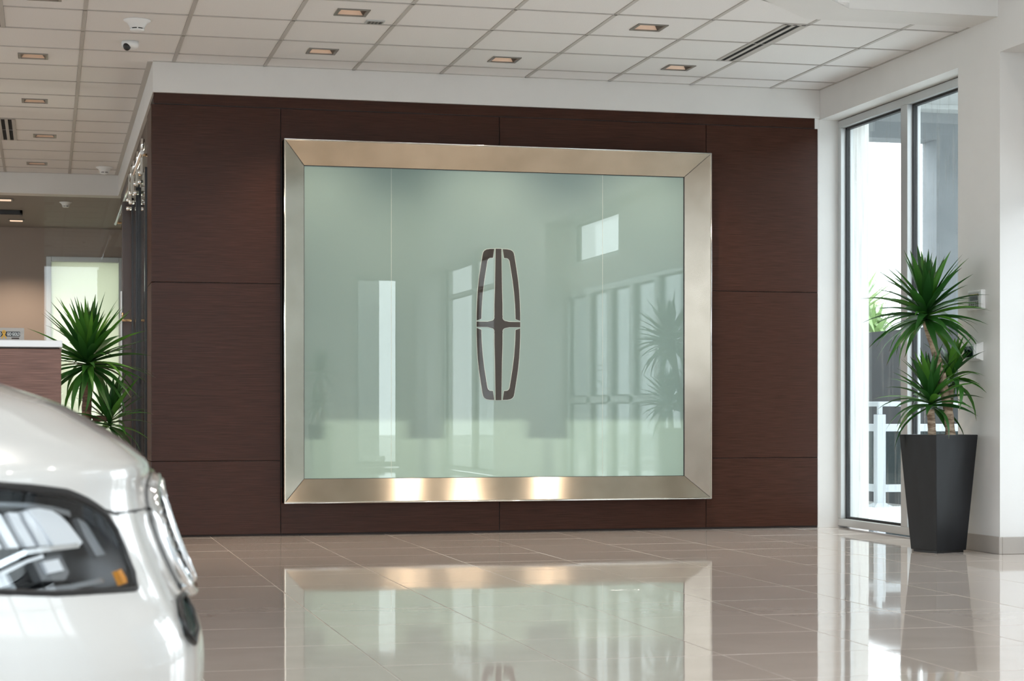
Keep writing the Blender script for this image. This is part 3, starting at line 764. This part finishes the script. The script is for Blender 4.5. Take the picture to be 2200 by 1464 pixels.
# reception desk and card
dk = empty('reception_desk', (-1.4, -4.10, 0), 'brown wood reception desk with white counter top behind the car', 'desk')
MB().cbox(-1.6, 1.466, -.375, .375, .0, 1.142, .003).build('front_panel', M['deskwood'], dk)
MB().box(-1.59, 1.455, -.36, .36, 1.142, 1.149).build('shadow_gap', M['wood_shadow'], dk)
MB().cbox(-1.62, 1.471, -.38, .40, 1.149, 1.18, .003).build('counter_top', M['counter_white'], dk)
cd = empty('printed_card', (-.20, -4.20, 1.18), 'pale card with black and gold printing standing on the counter', 'sign')
MB().cbox(-.16, .102, 0, .003, 0, .066, .001).build('card_sheet', M['card_paper'], cd)
def rrect(x0, x1, z0, z1, r, n=4):
    pts = []
    for cx, cz, a in ((x1 - r, z0 + r, -90), (x1 - r, z1 - r, 0), (x0 + r, z1 - r, 90), (x0 + r, z0 + r, 180)): pts += arc((cx, cz), r, a, a + 90, n)
    return pts
def flat(name, pts, mat, parent, y0, y1):
    n = len(pts); return MB().add([(p[0], y0, p[1]) for p in pts] + [(p[0], y1, p[1]) for p in pts], [tuple(range(n)), tuple(range(n, 2 * n))[::-1]] + [(i, (i + 1) % n, n + (i + 1) % n, n + i) for i in range(n)]).build(name, mat, parent)
flat('banner', rrect(-.150, .084, .026, .049, .004), M['print_black'], cd, -.0008, 0)
flat('small_banner', rrect(.046, .080, .015, .021, .001), M['wood'], cd, -.0008, 0)
rib = MB()
def ribbon(pts, w, y):
    vs = []
    for k, p in enumerate(pts):
        a = pts[max(k - 1, 0)]; b2 = pts[min(k + 1, len(pts) - 1)]; t = Vector((b2[0] - a[0], b2[1] - a[1])).normalized(); n_ = Vector((-t.y, t.x)) * w
        vs += [(p[0] + n_.x, y, p[1] + n_.y), (p[0] - n_.x, y, p[1] - n_.y)]
    rib.add(vs, [(2 * k, 2 * k + 1, 2 * k + 3, 2 * k + 2) for k in range(len(pts) - 1)])
ribbon([(.002, .017), (.008, .028), (.0165, .041), (.0175, .050), (.0125, .0545)], .0032, -.0018)
ribbon([(.023, .017), (.017, .028), (.0085, .041), (.0075, .050), (.0125, .0545)], .0032, -.0022)
rib.build('gold_ribbon', M['print_gold'], cd)
def text_mesh(name, s, size, loc, mat, parent, sx=.62):
    cu = bpy.data.curves.new(name, 'FONT'); cu.body = s; cu.size = size; cu.offset = .0006
    t = bpy.data.objects.new(name, cu); col.objects.link(t)
    dg = bpy.context.evaluated_depsgraph_get(); me = bpy.data.meshes.new_from_object(t.evaluated_get(dg))
    bpy.data.objects.remove(t); me.materials.clear(); me.materials.append(mat)
    o = link(name, me, parent, loc); o.rotation_euler = (R(90), 0, 0); o.scale = (sx, 1, 1); return o
text_mesh('lettering', 'GO GOLD', .0205, (.026, -.0012, .0305), M['print_white'], cd, .60)
text_mesh('lettering', 'D', .0205, (-.0085, -.0012, .0305), M['print_white'], cd, .60)
text_mesh('full_stop', '.', .0205, (.0775, -.0012, .0305), M['print_gold'], cd, .7)

# wall devices on the pier
kp = empty('alarm_keypad', (XR, -2.497, 1.555), 'white alarm keypad with small display on the pier beside the plant', 'keypad')
MB().cbox(-.030, 0, -.09, .09, -.062, .058, .004).build('housing', M['device_white'], kp)
MB().cbox(-.034, -.029, -.072, .075, -.050, .046, .002).build('face_plate', M['device_grey'], kp)
MB().box(-.036, -.033, -.05, .05, -.006, .022).build('display', M['screen_black'], kp)
MB().box(-.036, -.033, -.06, .06, .028, .034).build('status_strip', M['brass'], kp)
MB().lathe([(.001, .036), (.008, .036), (.008, .033)], 10, Matrix.Translation((0, -.062, .028)) @ Matrix.Rotation(R(-90), 4, 'Y')).build('knob', M['chrome'], kp)
for a in range(5):
    for c in range(3): MB().box(-.0362, -.033, -.055 + a * .025, -.042 + a * .025, -.045 + c * .012, -.038 + c * .012).build('key', M['key_dark'], kp)
th = empty('thermostat', (XR, -2.48, 1.235), 'white thermostat with dark green screen below the keypad', 'thermostat')
tb = MB(); sec = [(0, .058), (-.012, .056), (-.03, .048), (-.05, .045), (-.05, -.045), (-.03, -.048), (-.012, -.056), (0, -.058)]
n = len(sec); tb.add([(p[0], -.078, p[1]) for p in sec] + [(p[0], .078, p[1]) for p in sec], [tuple(range(n)), tuple(range(n, 2 * n))[::-1]] + [(i, (i + 1) % n, n + (i + 1) % n, n + i) for i in range(n)])
tb.build('housing', M['device_white'], th, bevel=.003)
MB().cbox(-.058, -.049, -.068, .070, -.045, .044, .002).build('face_plate', M['device_white'], th)
MB().box(-.0595, -.057, -.052, .056, -.035, .032).build('display', M['screen_dark'], th)

# ------------------------------------------------------------------ yucca plants and planters
def camdir():
    s, c = math.sin(YAW), math.cos(YAW); return Vector((c, -s, 0)), Vector((s, c, 0))
CR, CF = camdir()
def at_d(px, py, d): return Vector((0, CAMY, CAMH)) + CF * d + CR * ((px - CX) / FPX * d) + Vector((0, 0, (HZ - py) / FPX * d))
leaf_meshes = []
def make_leaf(L, w, droop, fold, key, nseg=7):
    vs, fs = [], []
    for k in range(nseg + 1):
        t = k / nseg
        ww = w * (0.45 + 1.6 * t) if t < .35 else w * 1.01 * (1 - ((t - .35) / .65) ** 1.5)
        ww = max(ww, .0006)
        ang = droop * t * t
        x = L * (math.sin(ang) * t * .75); z = L * t * (1 - .16 * ang * ang * t)
        vs += [(x + fold * ww, -ww, z), (x, 0, z), (x + fold * ww, ww, z)]
    for k in range(nseg):
        a = 3 * k; fs += [(a, a + 1, a + 4, a + 3), (a + 1, a + 2, a + 5, a + 4)]
    return MB().add(vs, fs, True).mesh('leaf', M[key])
LM = {}
for key in ('leaf', 'leaf_palm'):
    LM[key] = [make_leaf(.40, .0225, dr, -.35, key) for dr in (.02, .10, .22, .5)]
def add_leaves(root, heads, rnd, key='leaf', xmax=None):
    for c, n, Lr, e0, e1, tilt in heads:
        for k in range(n):
            f = (k + .5) / n
            el = R(e0 + (e1 - e0) * (f ** .8)) + rnd.gauss(0, .09)
            az = k * 2.39996 + rnd.gauss(0, .12)
            lm = LM[key][min(3, max(0, int((1 - f) * 3.2 + rnd.random() * .9)))]
            o = link('leaf', lm, root, Vector(c) + Vector((0, 0, -.05 + .09 * f)))
            Ls = Lr / .40 * (0.80 + .28 * rnd.random()) * (1.0 if f < .85 else .82)
            rot = Matrix.Rotation(az, 4, 'Z') @ Matrix.Rotation(R(90) - el, 4, 'Y') @ Matrix.Rotation(rnd.gauss(0, .25), 4, 'Z')
            if tilt: rot = Matrix.Rotation(tilt[0], 4, 'X') @ Matrix.Rotation(tilt[1], 4, 'Y') @ rot
            if xmax is not None:
                for _ in range(12):
                    tip = root.location + o.location + rot.to_3x3() @ Vector((0, 0, .40 * Ls))
                    if tip.x < xmax: break
                    sgn = -1 if (rot.to_3x3() @ Vector((0, 0, 1))).y < .3 else 1
                    rot = Matrix.Rotation(.16 * sgn, 4, 'Z') @ rot
            wd = .85 + .4 * rnd.random()
            o.rotation_euler = rot.to_euler(); o.scale = (wd, wd, Ls)
def yucca(label, base, trunks, heads, seed, bark='bark', key='leaf', xmax=None):
    r = empty('yucca_plant', base, label, 'plant', 'yucca plants in planters')
    rnd = random.Random(seed)
    for pts, r0, r1 in trunks:
        P = [Vector(p) for p in pts]; fine = []; rad = []
        n = 18
        for k in range(n + 1):
            u = k / n * (len(P) - 1); i = min(int(u), len(P) - 2); t = u - i
            t_ = t * t * (3 - 2 * t) * .35 + t * .65
            fine.append(P[i].lerp(P[i + 1], t_)); rad.append((r0 + (r1 - r0) * k / n) * (1 + .06 * math.sin(k * 2.1)))
        MB().tube(fine, rad, 12).build('trunk', M[bark], r)
    add_leaves(r, heads, rnd, key, xmax)
    return r
def planter(label, center, L0, L1, H_, ang, group='black square planters'):
    r = empty('planter', center, label, 'planter', group, rz=ang)
    def ringpts(L, z): h = L / 2; return [(-h, -h, z), (h, -h, z), (h, h, z), (-h, h, z)]
    def at(z): return L0 + (L1 - L0) * z / H_
    rings = [ringpts(L0, .014), ringpts(L1, H_), ringpts(L1 - .03, H_), ringpts(at(H_ - .07) - .03, H_ - .07)]
    vs = [p for rg in rings for p in rg]
    fs = [(3, 2, 1, 0)] + [(4 * a + k, 4 * a + (k + 1) % 4, 4 * a + 4 + (k + 1) % 4, 4 * a + 4 + k) for a in range(3) for k in range(4)]
    MB().add(vs, fs).build('body', M['planter'], r, bevel=.004)
    q = L0 / 2 - .012
    MB().box(-q, q, -q, q, 0, .014).build('foot', M['black'], r)
    s_ = (at(H_ - .07) - .034) / 2
    MB().box(-s_, s_, -s_, s_, H_ - .09, H_ - .06).build('soil', M['soil'], r)
    return r
# right planter: a corner faces the camera
dP = 11.50
th_ = R(29); L1, L0, HP = .336, .236, .722
c0p = at_d(2013, 1187, dP); c0p.z = 0
C0 = at_d(2011, 932, dP - .04); C0.z = 0
ctr = C0 + CR * (L1 / 2 * (math.cos(th_) - math.sin(th_))) + CF * (L1 / 2 * (math.sin(th_) + math.cos(th_)))
axis = CR * math.cos(th_) + CF * math.sin(th_)
planter('tall tapered matte black planter standing by the window pier', ctr, L0, L1, HP, math.atan2(axis.y, axis.x))
dt = (ctr - Vector((0, CAMY, 0))).dot(CF)
def rel(px, py, dd=0): return at_d(px, py, dt + dd) - ctr
yucca('three-headed green yucca with pale trunks in the black planter by the window', ctr,
      [([rel(2043, 945), rel(2038, 890), rel(2026, 820), rel(2008, 750), rel(1988, 690)], .031, .023),
       ([rel(2003, 945, -.03), rel(2001, 905, -.03), rel(1999, 880, -.03)], .025, .023), ([rel(2040, 900, .06), rel(2044, 830, .06)], .02, .016)],
      [(rel(1990, 672), 104, .40, -38, 88, (0, 0)), (rel(1999, 858, -.03), 56, .33, -20, 88, (0, -.12)), (rel(2044, 808, .07), 32, .26, -15, 85, (0, .15))], 11, xmax=5.58)
# left plant in the passage
dL = 12.6
bl = at_d(190, 900, dL); bl.z = 0
planter('black planter half hidden behind the white car', bl, .26, .36, .62, R(12))
def rell(px, py, dd=0): return at_d(px, py, dL + dd) - bl
yucca('dense dark green yucca standing behind the reception desk and car', bl,
      [([rell(185, 955), rell(186, 880), rell(190, 800)], .034, .03), ([rell(196, 955, .04), rell(200, 900, .04), rell(232, 900, .04)], .022, .02)],
      [(rell(190, 775), 125, .44, -40, 88, (0, 0)), (rell(235, 905, .03), 40, .34, -25, 85, (0, .12))], 23, 'bark2')
# one more seen only mirrored in the glass
for (x, y), lb, sd_ in (((3.92, -14.45), 'yucca mirrored at the left edge of the frosted glass', 5), ):
    b3 = Vector((x, y, 0))
    planter('black planter of the ' + lb, b3, .24, .34, .70, R(20))
    yucca(lb, b3, [([(0, 0, .66), (.03, 0, 1.1), (-.03, 0, 1.42)], .03, .024), ([(-.05, 0, .66), (-.06, 0, .9)], .024, .022)], [((-.03, 0, 1.46), 50, .42, -35, 88, (0, 0)), ((-.06, 0, .95), 36, .34, -20, 88, (0, 0))], sd_)

# ------------------------------------------------------------------ white car (front corner in view)
ST = [(.17, -.13, .84), (.22, -.075, .88), (.30, -.024, .91), (.37, -.012, .92), (.45, -.022, .925), (.53, -.058, .925), (.62, -.095, .92), (.70, -.118, .91), (.745, -.118, .90), (.765, -.124, .888), (.785, -.145, .868), (.81, -.178, .84), (.84, -.228, .80), (.875, -.292, .745), (.902, -.368, .69), (.920, -.43, .64), (.955, -.60, .54), (.985, -.85, .40), (1.005, -1.1, .25), (1.012, -1.3, .03)]
XM, EM, EN = -2.4, 6.0, 2.7
def st(u):
    n = len(ST) - 1; u = min(max(u, 0), n - 1e-6); i = int(u); t = u - i
    p = [ST[min(max(i + k, 0), n)] for k in (-1, 0, 1, 2)]
    return [.5 * ((2 * p[1][q]) + (-p[0][q] + p[2][q]) * t + (2 * p[0][q] - 5 * p[1][q] + 4 * p[2][q] - p[3][q]) * t * t + (-p[0][q] + 3 * p[1][q] - 3 * p[2][q] + p[3][q]) * t ** 3) for q in range(3)]
def csurf(u, a):
    z, xf, w = st(u); ar = R(a); s, c = math.sin(ar), math.cos(ar)
    y = w * math.copysign(abs(s) ** (2 / EN), s)
    x = XM + ((xf - XM) if c >= 0 else 2.3 - max(0, (u - 8)) * .05) * math.copysign(abs(c) ** (2 / EM), c)
    return Vector((x, y, z))
def cnorm(u, a):
    d1 = csurf(u + .02, a) - csurf(u - .02, a); d2 = csurf(u, a + .2) - csurf(u, a - .2)
    n = d2.cross(d1).normalized()
    return n if n.dot(csurf(u, a) - Vector((XM + 1.2, 0, .5))) > 0 else -n
LAMP = [(-48.6, 7.81), (-42.8, 7.57), (-37, 7.33), (-32.9, 7.0), (-29.5, 6.67), (-28.1, 6.33), (-27.6, 5.95), (-27.7, 5.48), (-28.6, 5.19), (-29.7, 5.19), (-35.9, 5.24), (-43.4, 5.29), (-51.6, 5.43), (-57.9, 5.57), (-59.3, 6.1), (-59, 6.81), (-55.8, 7.76), (-52.7, 7.86)]
def inpoly(a, u, poly):
    r = False; n = len(poly)
    for i in range(n):
        (x0, y0), (x1, y1) = poly[i], poly[i - 1]
        if (y0 > u) != (y1 > u) and a < (x1 - x0) * (u - y0) / (y1 - y0) + x0: r = not r
    return r
SEAM = [(0, 6.66), (27, 6.68), (29.6, 6.78), (33, 7.12), (37, 7.45), (42.8, 7.70), (48.6, 7.93), (55.8, 8.0), (70, 8.6), (80, 9.5), (84, 11.5), (86, 14), (87, 17)]
def seam_u(a):
    a = abs(a)
    for k in range(len(SEAM) - 1):
        if SEAM[k][0] <= a <= SEAM[k + 1][0]: return SEAM[k][1] + (SEAM[k + 1][1] - SEAM[k][1]) * (a - SEAM[k][0]) / (SEAM[k + 1][0] - SEAM[k][0])
    return 99
car = empty('car', (.319, 3.95 + CAMY, 0), 'white car with jewel headlamp in the lower left foreground', 'car')
As = [-180 + k * 3 for k in range(30)] + [-90 + k * .6 for k in range(301)] + [93 + k * 3 for k in range(29)]
Us = [k * .1 for k in range(191)]
Pv = [[csurf(u, a) for a in As] for u in Us]
parts = {'body_shell': MB(), 'hood': MB(), 'lens': MB(), 'lens2': MB()}
def patch_add(key, quads):
    idx = {}; vs = []; fs = []
    for qd in quads:
        f = []
        for (iu, ia) in qd:
            kk = (iu, ia % len(As))
            if kk not in idx: idx[kk] = len(vs); vs.append(Pv[iu][ia % len(As)])
            f.append(idx[kk])
        fs.append(tuple(f))
    parts[key].add(vs, fs, True)
Q = {k: [] for k in parts}
for iu in range(len(Us) - 1):
    for ia in range(len(As)):
        a2 = As[(ia + 1) % len(As)]; am = (As[ia] + (a2 if a2 > As[ia] else a2 + 360)) / 2; um = Us[iu] + .05
        qd = [(iu, ia), (iu, ia + 1), (iu + 1, ia + 1), (iu + 1, ia)]
        c_ = (Pv[iu][ia] + Pv[iu + 1][(ia + 1) % len(As)]) / 2
        wheel = any((c_.x - wx) ** 2 + (c_.z - .34) ** 2 < .37 ** 2 for wx in (-.95, -3.8)) and abs(c_.y) > .6
        if wheel: continue
        if inpoly(am, um, LAMP): Q['lens'].append(qd)
        elif inpoly(-am, um, LAMP): Q['lens2'].append(qd)
        elif abs(am) < 90 and um > seam_u(am): Q['hood'].append(qd)
        else: Q['body_shell'].append(qd)
for k in parts: patch_add(k, Q[k])
parts['body_shell'].build('body_shell', M['car'], car)
parts['hood'].build('hood', M['car'], car)
def curve_on(pts, off=0): return [csurf(u, a) + cnorm(u, a) * off for a, u in pts]
def densify(pts, n, closed=False):
    outp = []; m_ = len(pts)
    for k in range(m_ if closed else m_ - 1):
        p, q = pts[k], pts[(k + 1) % m_]
        outp += [(p[0] + (q[0] - p[0]) * t / n, p[1] + (q[1] - p[1]) * t / n) for t in range(n)]
    if not closed: outp.append(pts[-1])
    return outp
seam_pts = densify([(-70, 8.6)] + [(-a, u) for a, u in SEAM[:8][::-1]] + SEAM[1:9], 4)
MB().tube(curve_on(seam_pts, -.001), .0035, 6).build('hood_gap', M['gasket'], car)
def PA(px, py):
    """headlamp coordinates -> surface angle and station"""
    k = 322 - px; return (-28.5 - .085 * k + 5.7e-5 * k * k, 7.0 - (py - 1080) * .0092)
for side, key in ((1, 'lens'), (-1, 'lens2')):
    hl = parts[key].build('headlamp', M['lamp_glass'], car)
    sg = side
    def S(a, u, d=0):
        p = csurf(u, a) + cnorm(u, a) * d
        return Vector((p.x, p.y * sg, p.z))
    MB().tube([S(a, u, -.002) for a, u in densify(LAMP, 3, True)], .0065, 6, closed=True).build('seal', M['gasket'], hl)
    # bowl behind the lens
    bowl = MB(); ringp = densify(LAMP, 2, True); n = len(ringp); ca = sum(p[0] for p in ringp) / n; cu_ = sum(p[1] for p in ringp) / n
    rings = [[S(a, u, -.004) for a, u in ringp], [S(a * .96 + ca * .04, u * .96 + cu_ * .04, -.07) for a, u in ringp], [S(ca, cu_, -.085)] * n]
    bowl.add([p for rg in rings for p in rg], [(r_ * n + k, r_ * n + (k + 1) % n, (r_ + 1) * n + (k + 1) % n, (r_ + 1) * n + k) for r_ in range(2) for k in range(n)], True)
    bowl.build('lamp_bowl', M['lamp_dark'], hl)
    def strip(name, mat, pts, w, d, wd=.006, smooth=True):
        """solid ribbon: list of (px,py), half width in px (vertical), depth offset"""
        vs = []; L = len(pts)
        for (px, py) in pts:
            for dy, dd in ((-w, d), (w, d), (w, d - wd), (-w, d - wd)): vs.append(S(*PA(px, py + dy), dd))
        fs = [(4 * i + k, 4 * i + (k + 1) % 4, 4 * i + 4 + (k + 1) % 4, 4 * i + 4 + k) for i in range(L - 1) for k in range(4)] + [(3, 2, 1, 0), tuple(4 * (L - 1) + k for k in range(4))]
        return MB().add(vs, fs).build(name, mat, hl)
    def poly(name, mat, pts, d, wd=.012):
        n = len(pts); vs = [S(*PA(*p), d) for p in pts] + [S(*PA(*p), d - wd) for p in pts]
        return MB().add(vs, [tuple(range(n)), tuple(range(n, 2 * n))[::-1]] + [(i, (i + 1) % n, n + (i + 1) % n, n + i) for i in range(n)]).build(name, mat, hl)
    strip('upper_trim', M['lamp_grey'], [(-180, 1062), (-80, 1060), (0, 1060), (80, 1066), (140, 1072), (200, 1086), (240, 1100)], 7, -.02)
    for k, px in enumerate((-110, -70, -30, 10, 50, 90, 125)):
        poly('light_blade', M['lamp_crystal'], [(px, 1088), (px + 22, 1090), (px + 46, 1166), (px + 24, 1166)], -.022)
        poly('blade_gap', M['lamp_grey'], [(px + 22, 1092), (px + 38, 1093), (px + 60, 1164), (px + 46, 1164)], -.034)
    poly('lamp_lobe', M['lamp_crystal'], [(134, 1083), (160, 1082), (190, 1090), (208, 1104), (224, 1124), (238, 1150), (246, 1166), (238, 1172), (176, 1172), (160, 1130)], -.016, .03)
    strip('chrome_sweep', M['lamp_chrome'], [(-140, 1230), (-60, 1222), (0, 1210), (50, 1194), (100, 1178), (160, 1174), (232, 1172)], 5, -.014)
    strip('chrome_line', M['lamp_crystal'], [(-140, 1248), (-60, 1238), (0, 1226), (50, 1212), (100, 1196), (140, 1188)], 3, -.016)
    for (px, py, w_) in ((30, 1232, 26), (160, 1210, 36), (-60, 1245, 26)):
        poly('projector', M['lamp_grey'], [(px - w_, py - 18), (px + w_, py - 24), (px + w_ + 8, py + 12), (px + w_ - 10, py + 26), (px - w_ + 6, py + 24)], -.03, .02)
        poly('projector_lens', M['lamp_crystal'], [(px - w_ * .5, py - 12), (px + w_ * .6, py - 15), (px + w_ * .7, py + 8), (px - w_ * .4, py + 12)], -.024, .012)
    strip('lower_trim', M['lamp_grey'], [(-120, 1262), (0, 1260), (90, 1256), (200, 1250), (285, 1244)], 5, -.03)
    poly('side_panel', M['lamp_grey'], [(256, 1112), (276, 1124), (296, 1176), (304, 1196), (276, 1198), (262, 1150)], -.02)
    poly('amber_reflector', M['amber'], [(302, 1234), (314, 1232), (318, 1250), (315, 1261), (303, 1262)], -.008)
    hl_ = hl
# front fittings
def front_x(z, y, d=0):
    # find station for height z
    lo_, hi_ = 0.0, 19.0
    for _ in range(40):
        mid = (lo_ + hi_) / 2
        if st(mid)[0] < z: lo_ = mid
        else: hi_ = mid
    zz, xf, w = st(lo_); t = min(.999, abs(y) / w)
    return XM + (xf - XM) * (1 - t ** EN) ** (1 / EM) + d
gr = MB()
path = []
for k in range(48):
    a = 2 * math.pi * k / 48; ca, sa = math.cos(a), math.sin(a)
    y = .31 * math.copysign(abs(ca) ** .5, ca); z = .618 + .112 * math.copysign(abs(sa) ** .6, sa)
    path.append((front_x(z, y, .012), y, z))
gr.tube(path, .013, 8, closed=True).build('grille_surround', M['chrome'], car)
bkp = [Vector(p) + Vector((-.012, 0, 0)) for p in path]
MB().add(bkp + [Vector((front_x(.618, 0, .008), 0, .618))], [(k, (k + 1) % 48, 48) for k in range(48)]).build('grille_back', M['black'], car)
gm = MB()
for r_ in range(9):
    z = .525 + r_ * .0235
    for q in range(-17, 18):
        y = q * .0235 + (.0118 if r_ % 2 else 0)
        if abs(y) > .295 * (1 - max(0, abs(z - .618) - .08) * 3): continue
        x = front_x(z, y, .004)
        gm.add([(x + .014, y, z), (x, y - .0112, z), (x, y, z - .011), (x, y + .0112, z), (x, y, z + .011)], [(0, 1, 2), (0, 2, 3), (0, 3, 4), (0, 4, 1), (1, 2, 3, 4)])
tag(gm.build('grille_mesh', M['chrome'], car), kind='stuff')
ov = [(.055 * math.copysign(abs(math.cos(t)) ** .6, math.cos(t)), .618 + .100 * math.copysign(abs(math.sin(t)) ** .7, math.sin(t))) for t in [2 * math.pi * k / 32 for k in range(32)]]
MB().tube([(front_x(z, y, .026), y, z) for y, z in ov], .009, 8, closed=True).build('grille_emblem', M['chrome'], car)
MB().tube([(front_x(z, 0, .026), 0, z) for z in (.52, .57, .618, .67, .716)], .008, 8).build('grille_emblem_bar', M['chrome'], car)
for sg in (-1, 1):
    vent = []
    vp = [(-14.5, 4.80), (-17.5, 4.72), (-20, 4.4), (-20.6, 4.0), (-18.5, 3.75), (-15, 4.0), (-13.6, 4.4)]
    n = len(vp); vs = [csurf(u, a) + cnorm(u, a) * .006 for a, u in vp] + [csurf(u, a) - cnorm(u, a) * .01 for a, u in vp]
    vs = [Vector((p.x, -p.y * sg, p.z)) for p in vs]
    o = MB().add(vs, [tuple(range(n)), tuple(range(n, 2 * n))[::-1]] + [(i, (i + 1) % n, n + (i + 1) % n, n + i) for i in range(n)]).build('fog_lamp', M['fog_glass'], car)
    MB().tube([v + Vector((.001, 0, 0)) for v in vs[:n]], .006, 6, closed=True).build('fog_bezel', M['black'], o)
low = MB(); 
for z in (.24, .27, .30):
    low.tube([(front_x(z, y, .003), y, z) for y in [k * .06 for k in range(-8, 9)]], .010, 6)
low.build('lower_grille', M['black'], car)
MB().cbox(-4.3, -.25, -.80, .80, .16, .30, .02).build('underbody', M['car_under'], car)
cab = MB(); cz = [(.90, -1.15, .80), (.98, -1.22, .79), (1.12, -1.50, .72), (1.26, -1.78, .66), (1.36, -2.02, .61), (1.43, -2.35, .54), (1.455, -2.7, .40), (1.46, -2.9, .02)]
NC = 48; vs = []
for z, xf, w in cz:
    for k in range(NC):
        a = 2 * math.pi * k / NC; c, s = math.cos(a), math.sin(a); x0 = -2.9
        vs.append((x0 + ((xf - x0) if c >= 0 else 1.55 - (z - .9) * 1.3) * math.copysign(abs(c) ** .45, c), w * math.copysign(abs(s) ** .6, s), z))
cab.add(vs, [(i * NC + k, i * NC + (k + 1) % NC, (i + 1) * NC + (k + 1) % NC, (i + 1) * NC + k) for i in range(4) for k in range(NC)], True).build('cabin_glass', M['far_glass'], car)
rf = MB().add(vs, [(i * NC + k, i * NC + (k + 1) % NC, (i + 1) * NC + (k + 1) % NC, (i + 1) * NC + k) for i in range(4, 7) for k in range(NC)], True).build('roof', M['car'], car)
for wx in (-.95, -3.8):
    for sg in (-1, 1):
        Mw = Matrix.Translation((wx, sg * .80, .34)) @ Matrix.Rotation(R(90) * -sg, 4, 'X')
        wl = MB().lathe([(.20, -.10), (.31, -.11), (.338, -.09), (.34, 0), (.338, .09), (.31, .11), (.235, .10), (.235, .04)], 36, Mw).build('tyre', M['rubber'], car)
        MB().lathe([(.237, .095), (.22, .09), (.21, .05), (.06, .06), (.05, .085), (.001, .087)], 36, Mw).build('rim', M['chrome'], wl)

# ------------------------------------------------------------------ outside
gd = MB().box(-60, 90, -70, 110, -.30, -.14).build('ground', M['asphalt']); struct(gd, 'pale paving outside the showroom', 'ground')
dkk = MB().box(6.0, 7.45, -9, 40, -.10, .0).box(7.45, 9.0, -9, 2.82, -.10, 0).build('deck', M['concrete_deck']); struct(dkk, 'bright concrete walkway outside the tall window', 'deck')
par = MB().box(9.0, 9.2, 3.2, 30, -.14, 1.76).build('parapet_wall', M['parapet_grey']); struct(par, 'dark grey wall behind the white railing outside', 'wall')
fac = MB().box(10.97, 16, 8.9, 9.3, -.14, 6).box(6.3, 10.97, 8.9, 9.3, 4.32, 6).build('facade_wall', M['stucco']); struct(fac, 'pale grey stucco wall with square opening outside the window', 'wall')
pc = MB().box(6.0, 16, 3.5, 9.0, 4.72, 4.9).build('porch_roof', M['porch_white']); struct(pc, 'pale porch roof underside outside the window', 'roof')
pb = MB().cbox(6.3, 16, 8.6, 8.9, 4.66, 4.72, .005).build('porch_beam', M['porch_white']); struct(pb, 'white beam under the porch roof', 'beam')
rr = empty('railing', (7.343, 2.722, 0), 'white balcony railing with glass infill outside the tall window', 'railing')
MB().cbox(-.042, .042, -.042, .042, 0, .84, .004).build('post', M['rail_white'], rr)
MB().cbox(-.02, .02, -.02, .02, .84, .93, .003).build('post_neck', M['rail_white'], rr)
MB().lathe([(.001, .045), (.055, .04), (.12, .012), (.125, 0), (.001, 0)], 4, Matrix.Rotation(R(45), 4, 'Z'), smooth=False).build('post_foot', M['rail_white'], rr)
for z, h_ in ((.935, .022), (.72, .034), (.17, .034)):
    MB().cbox(-.025, .025, .042 if h_ > .03 else -.02, 14, z - h_, z + h_, .004).build('top_rail' if z > .9 else 'rail', M['rail_white'], rr)
    MB().cbox(.042 if h_ > .03 else -.02, 3.0, -.025, .025, z - h_, z + h_, .004).build('top_rail' if z > .9 else 'rail', M['rail_white'], rr)
for k in range(8):
    y0 = .06 + k * 1.75
    MB().box(-.005, .005, y0, y0 + 1.62, .205, .685).build('glass_infill', M['rail_glass'], rr)
    MB().cbox(-.035, .035, y0 + 1.66, y0 + 1.73, 0, .92, .004).build('post', M['rail_white'], rr)
MB().box(.06, 2.9, -.005, .005, .205, .685).build('glass_infill', M['rail_glass'], rr)
MB().cbox(2.95, 3.02, -.035, .035, 0, .92, .004).build('post', M['rail_white'], rr)
nb = empty('added_building', (13.5, -14, -.14), 'grey building added to block sky mirrored through the entrance doors', 'building')  # added building, hides the low sky and dims the window reflections
MB().box(0, 6, -22, 14.5, 0, 4.6).build('wall', M['stucco'], nb); MB().box(-.15, 6, -22.1, 14.6, 4.6, 4.85).build('cornice', M['far_white'], nb)
for k in range(6): MB().box(-.03, .02, -18 + k * 5, -16 + k * 5, .9, 2.6).build('window', M['far_glass'], nb)
pl_ = empty('added_pillar', (4.95, -17.4, -.14), 'unseen pale pillar added to block sky in the narrow front window', 'pillar')  # added pillar, narrows the strip of sky mirrored in the glass
MB().cbox(-.42, .28, -.3, .3, 0, 4.5, .01).build('shaft', M['porch_white'], pl_); MB().cbox(-.5, .36, -.38, .38, 0, .3, .01).build('plinth', M['porch_white'], pl_)
fb = empty('far_building', (27, 60, -.14), 'white flat-roofed building in the distance beyond the railing', 'building')
MB().box(-14, 3, 0, 12, 0, 11.5).build('wall', M['far_white'], fb); MB().box(-14.3, 3.3, -.3, 12, 11.5, 12.0).build('cornice', M['far_white'], fb)
for k in range(4):
    w_ = MB().box(-9 + k * 2.6, -7.9 + k * 2.6, -.04, .02, 4.2, 6.0).build('window', M['far_glass'], fb)
def palm(label, base, h_, seed, n=46, L=1.5):
    r = empty('palm_tree', base, label, 'tree', 'trees outside the window'); rnd = random.Random(seed)
    MB().tube([(0, 0, 0), (.06, 0, h_ * .5), (0, 0, h_)], [.13, .10, .09], 10).build('trunk', M['bark'], r)
    add_leaves(r, [((0, 0, h_), n, L, -45, 88, (0, 0)), ((.25, -.2, h_ - .7), n, L * .9, -50, 80, (0, .1))], rnd, 'leaf_palm')
    for o in r.children:
        if o.name.startswith('leaf'): o.scale = (o.scale[0] * 3.2, o.scale[1] * 3.2, o.scale[2])
palm('bushy green palm seen through the left window pane', (18.7, 28.6, -.14), 3.3, 3, n=60, L=1.35)
palm('smaller pale palm beside the bushy palm outside', (22.6, 36.5, -.14), 3.4, 8, L=.9)
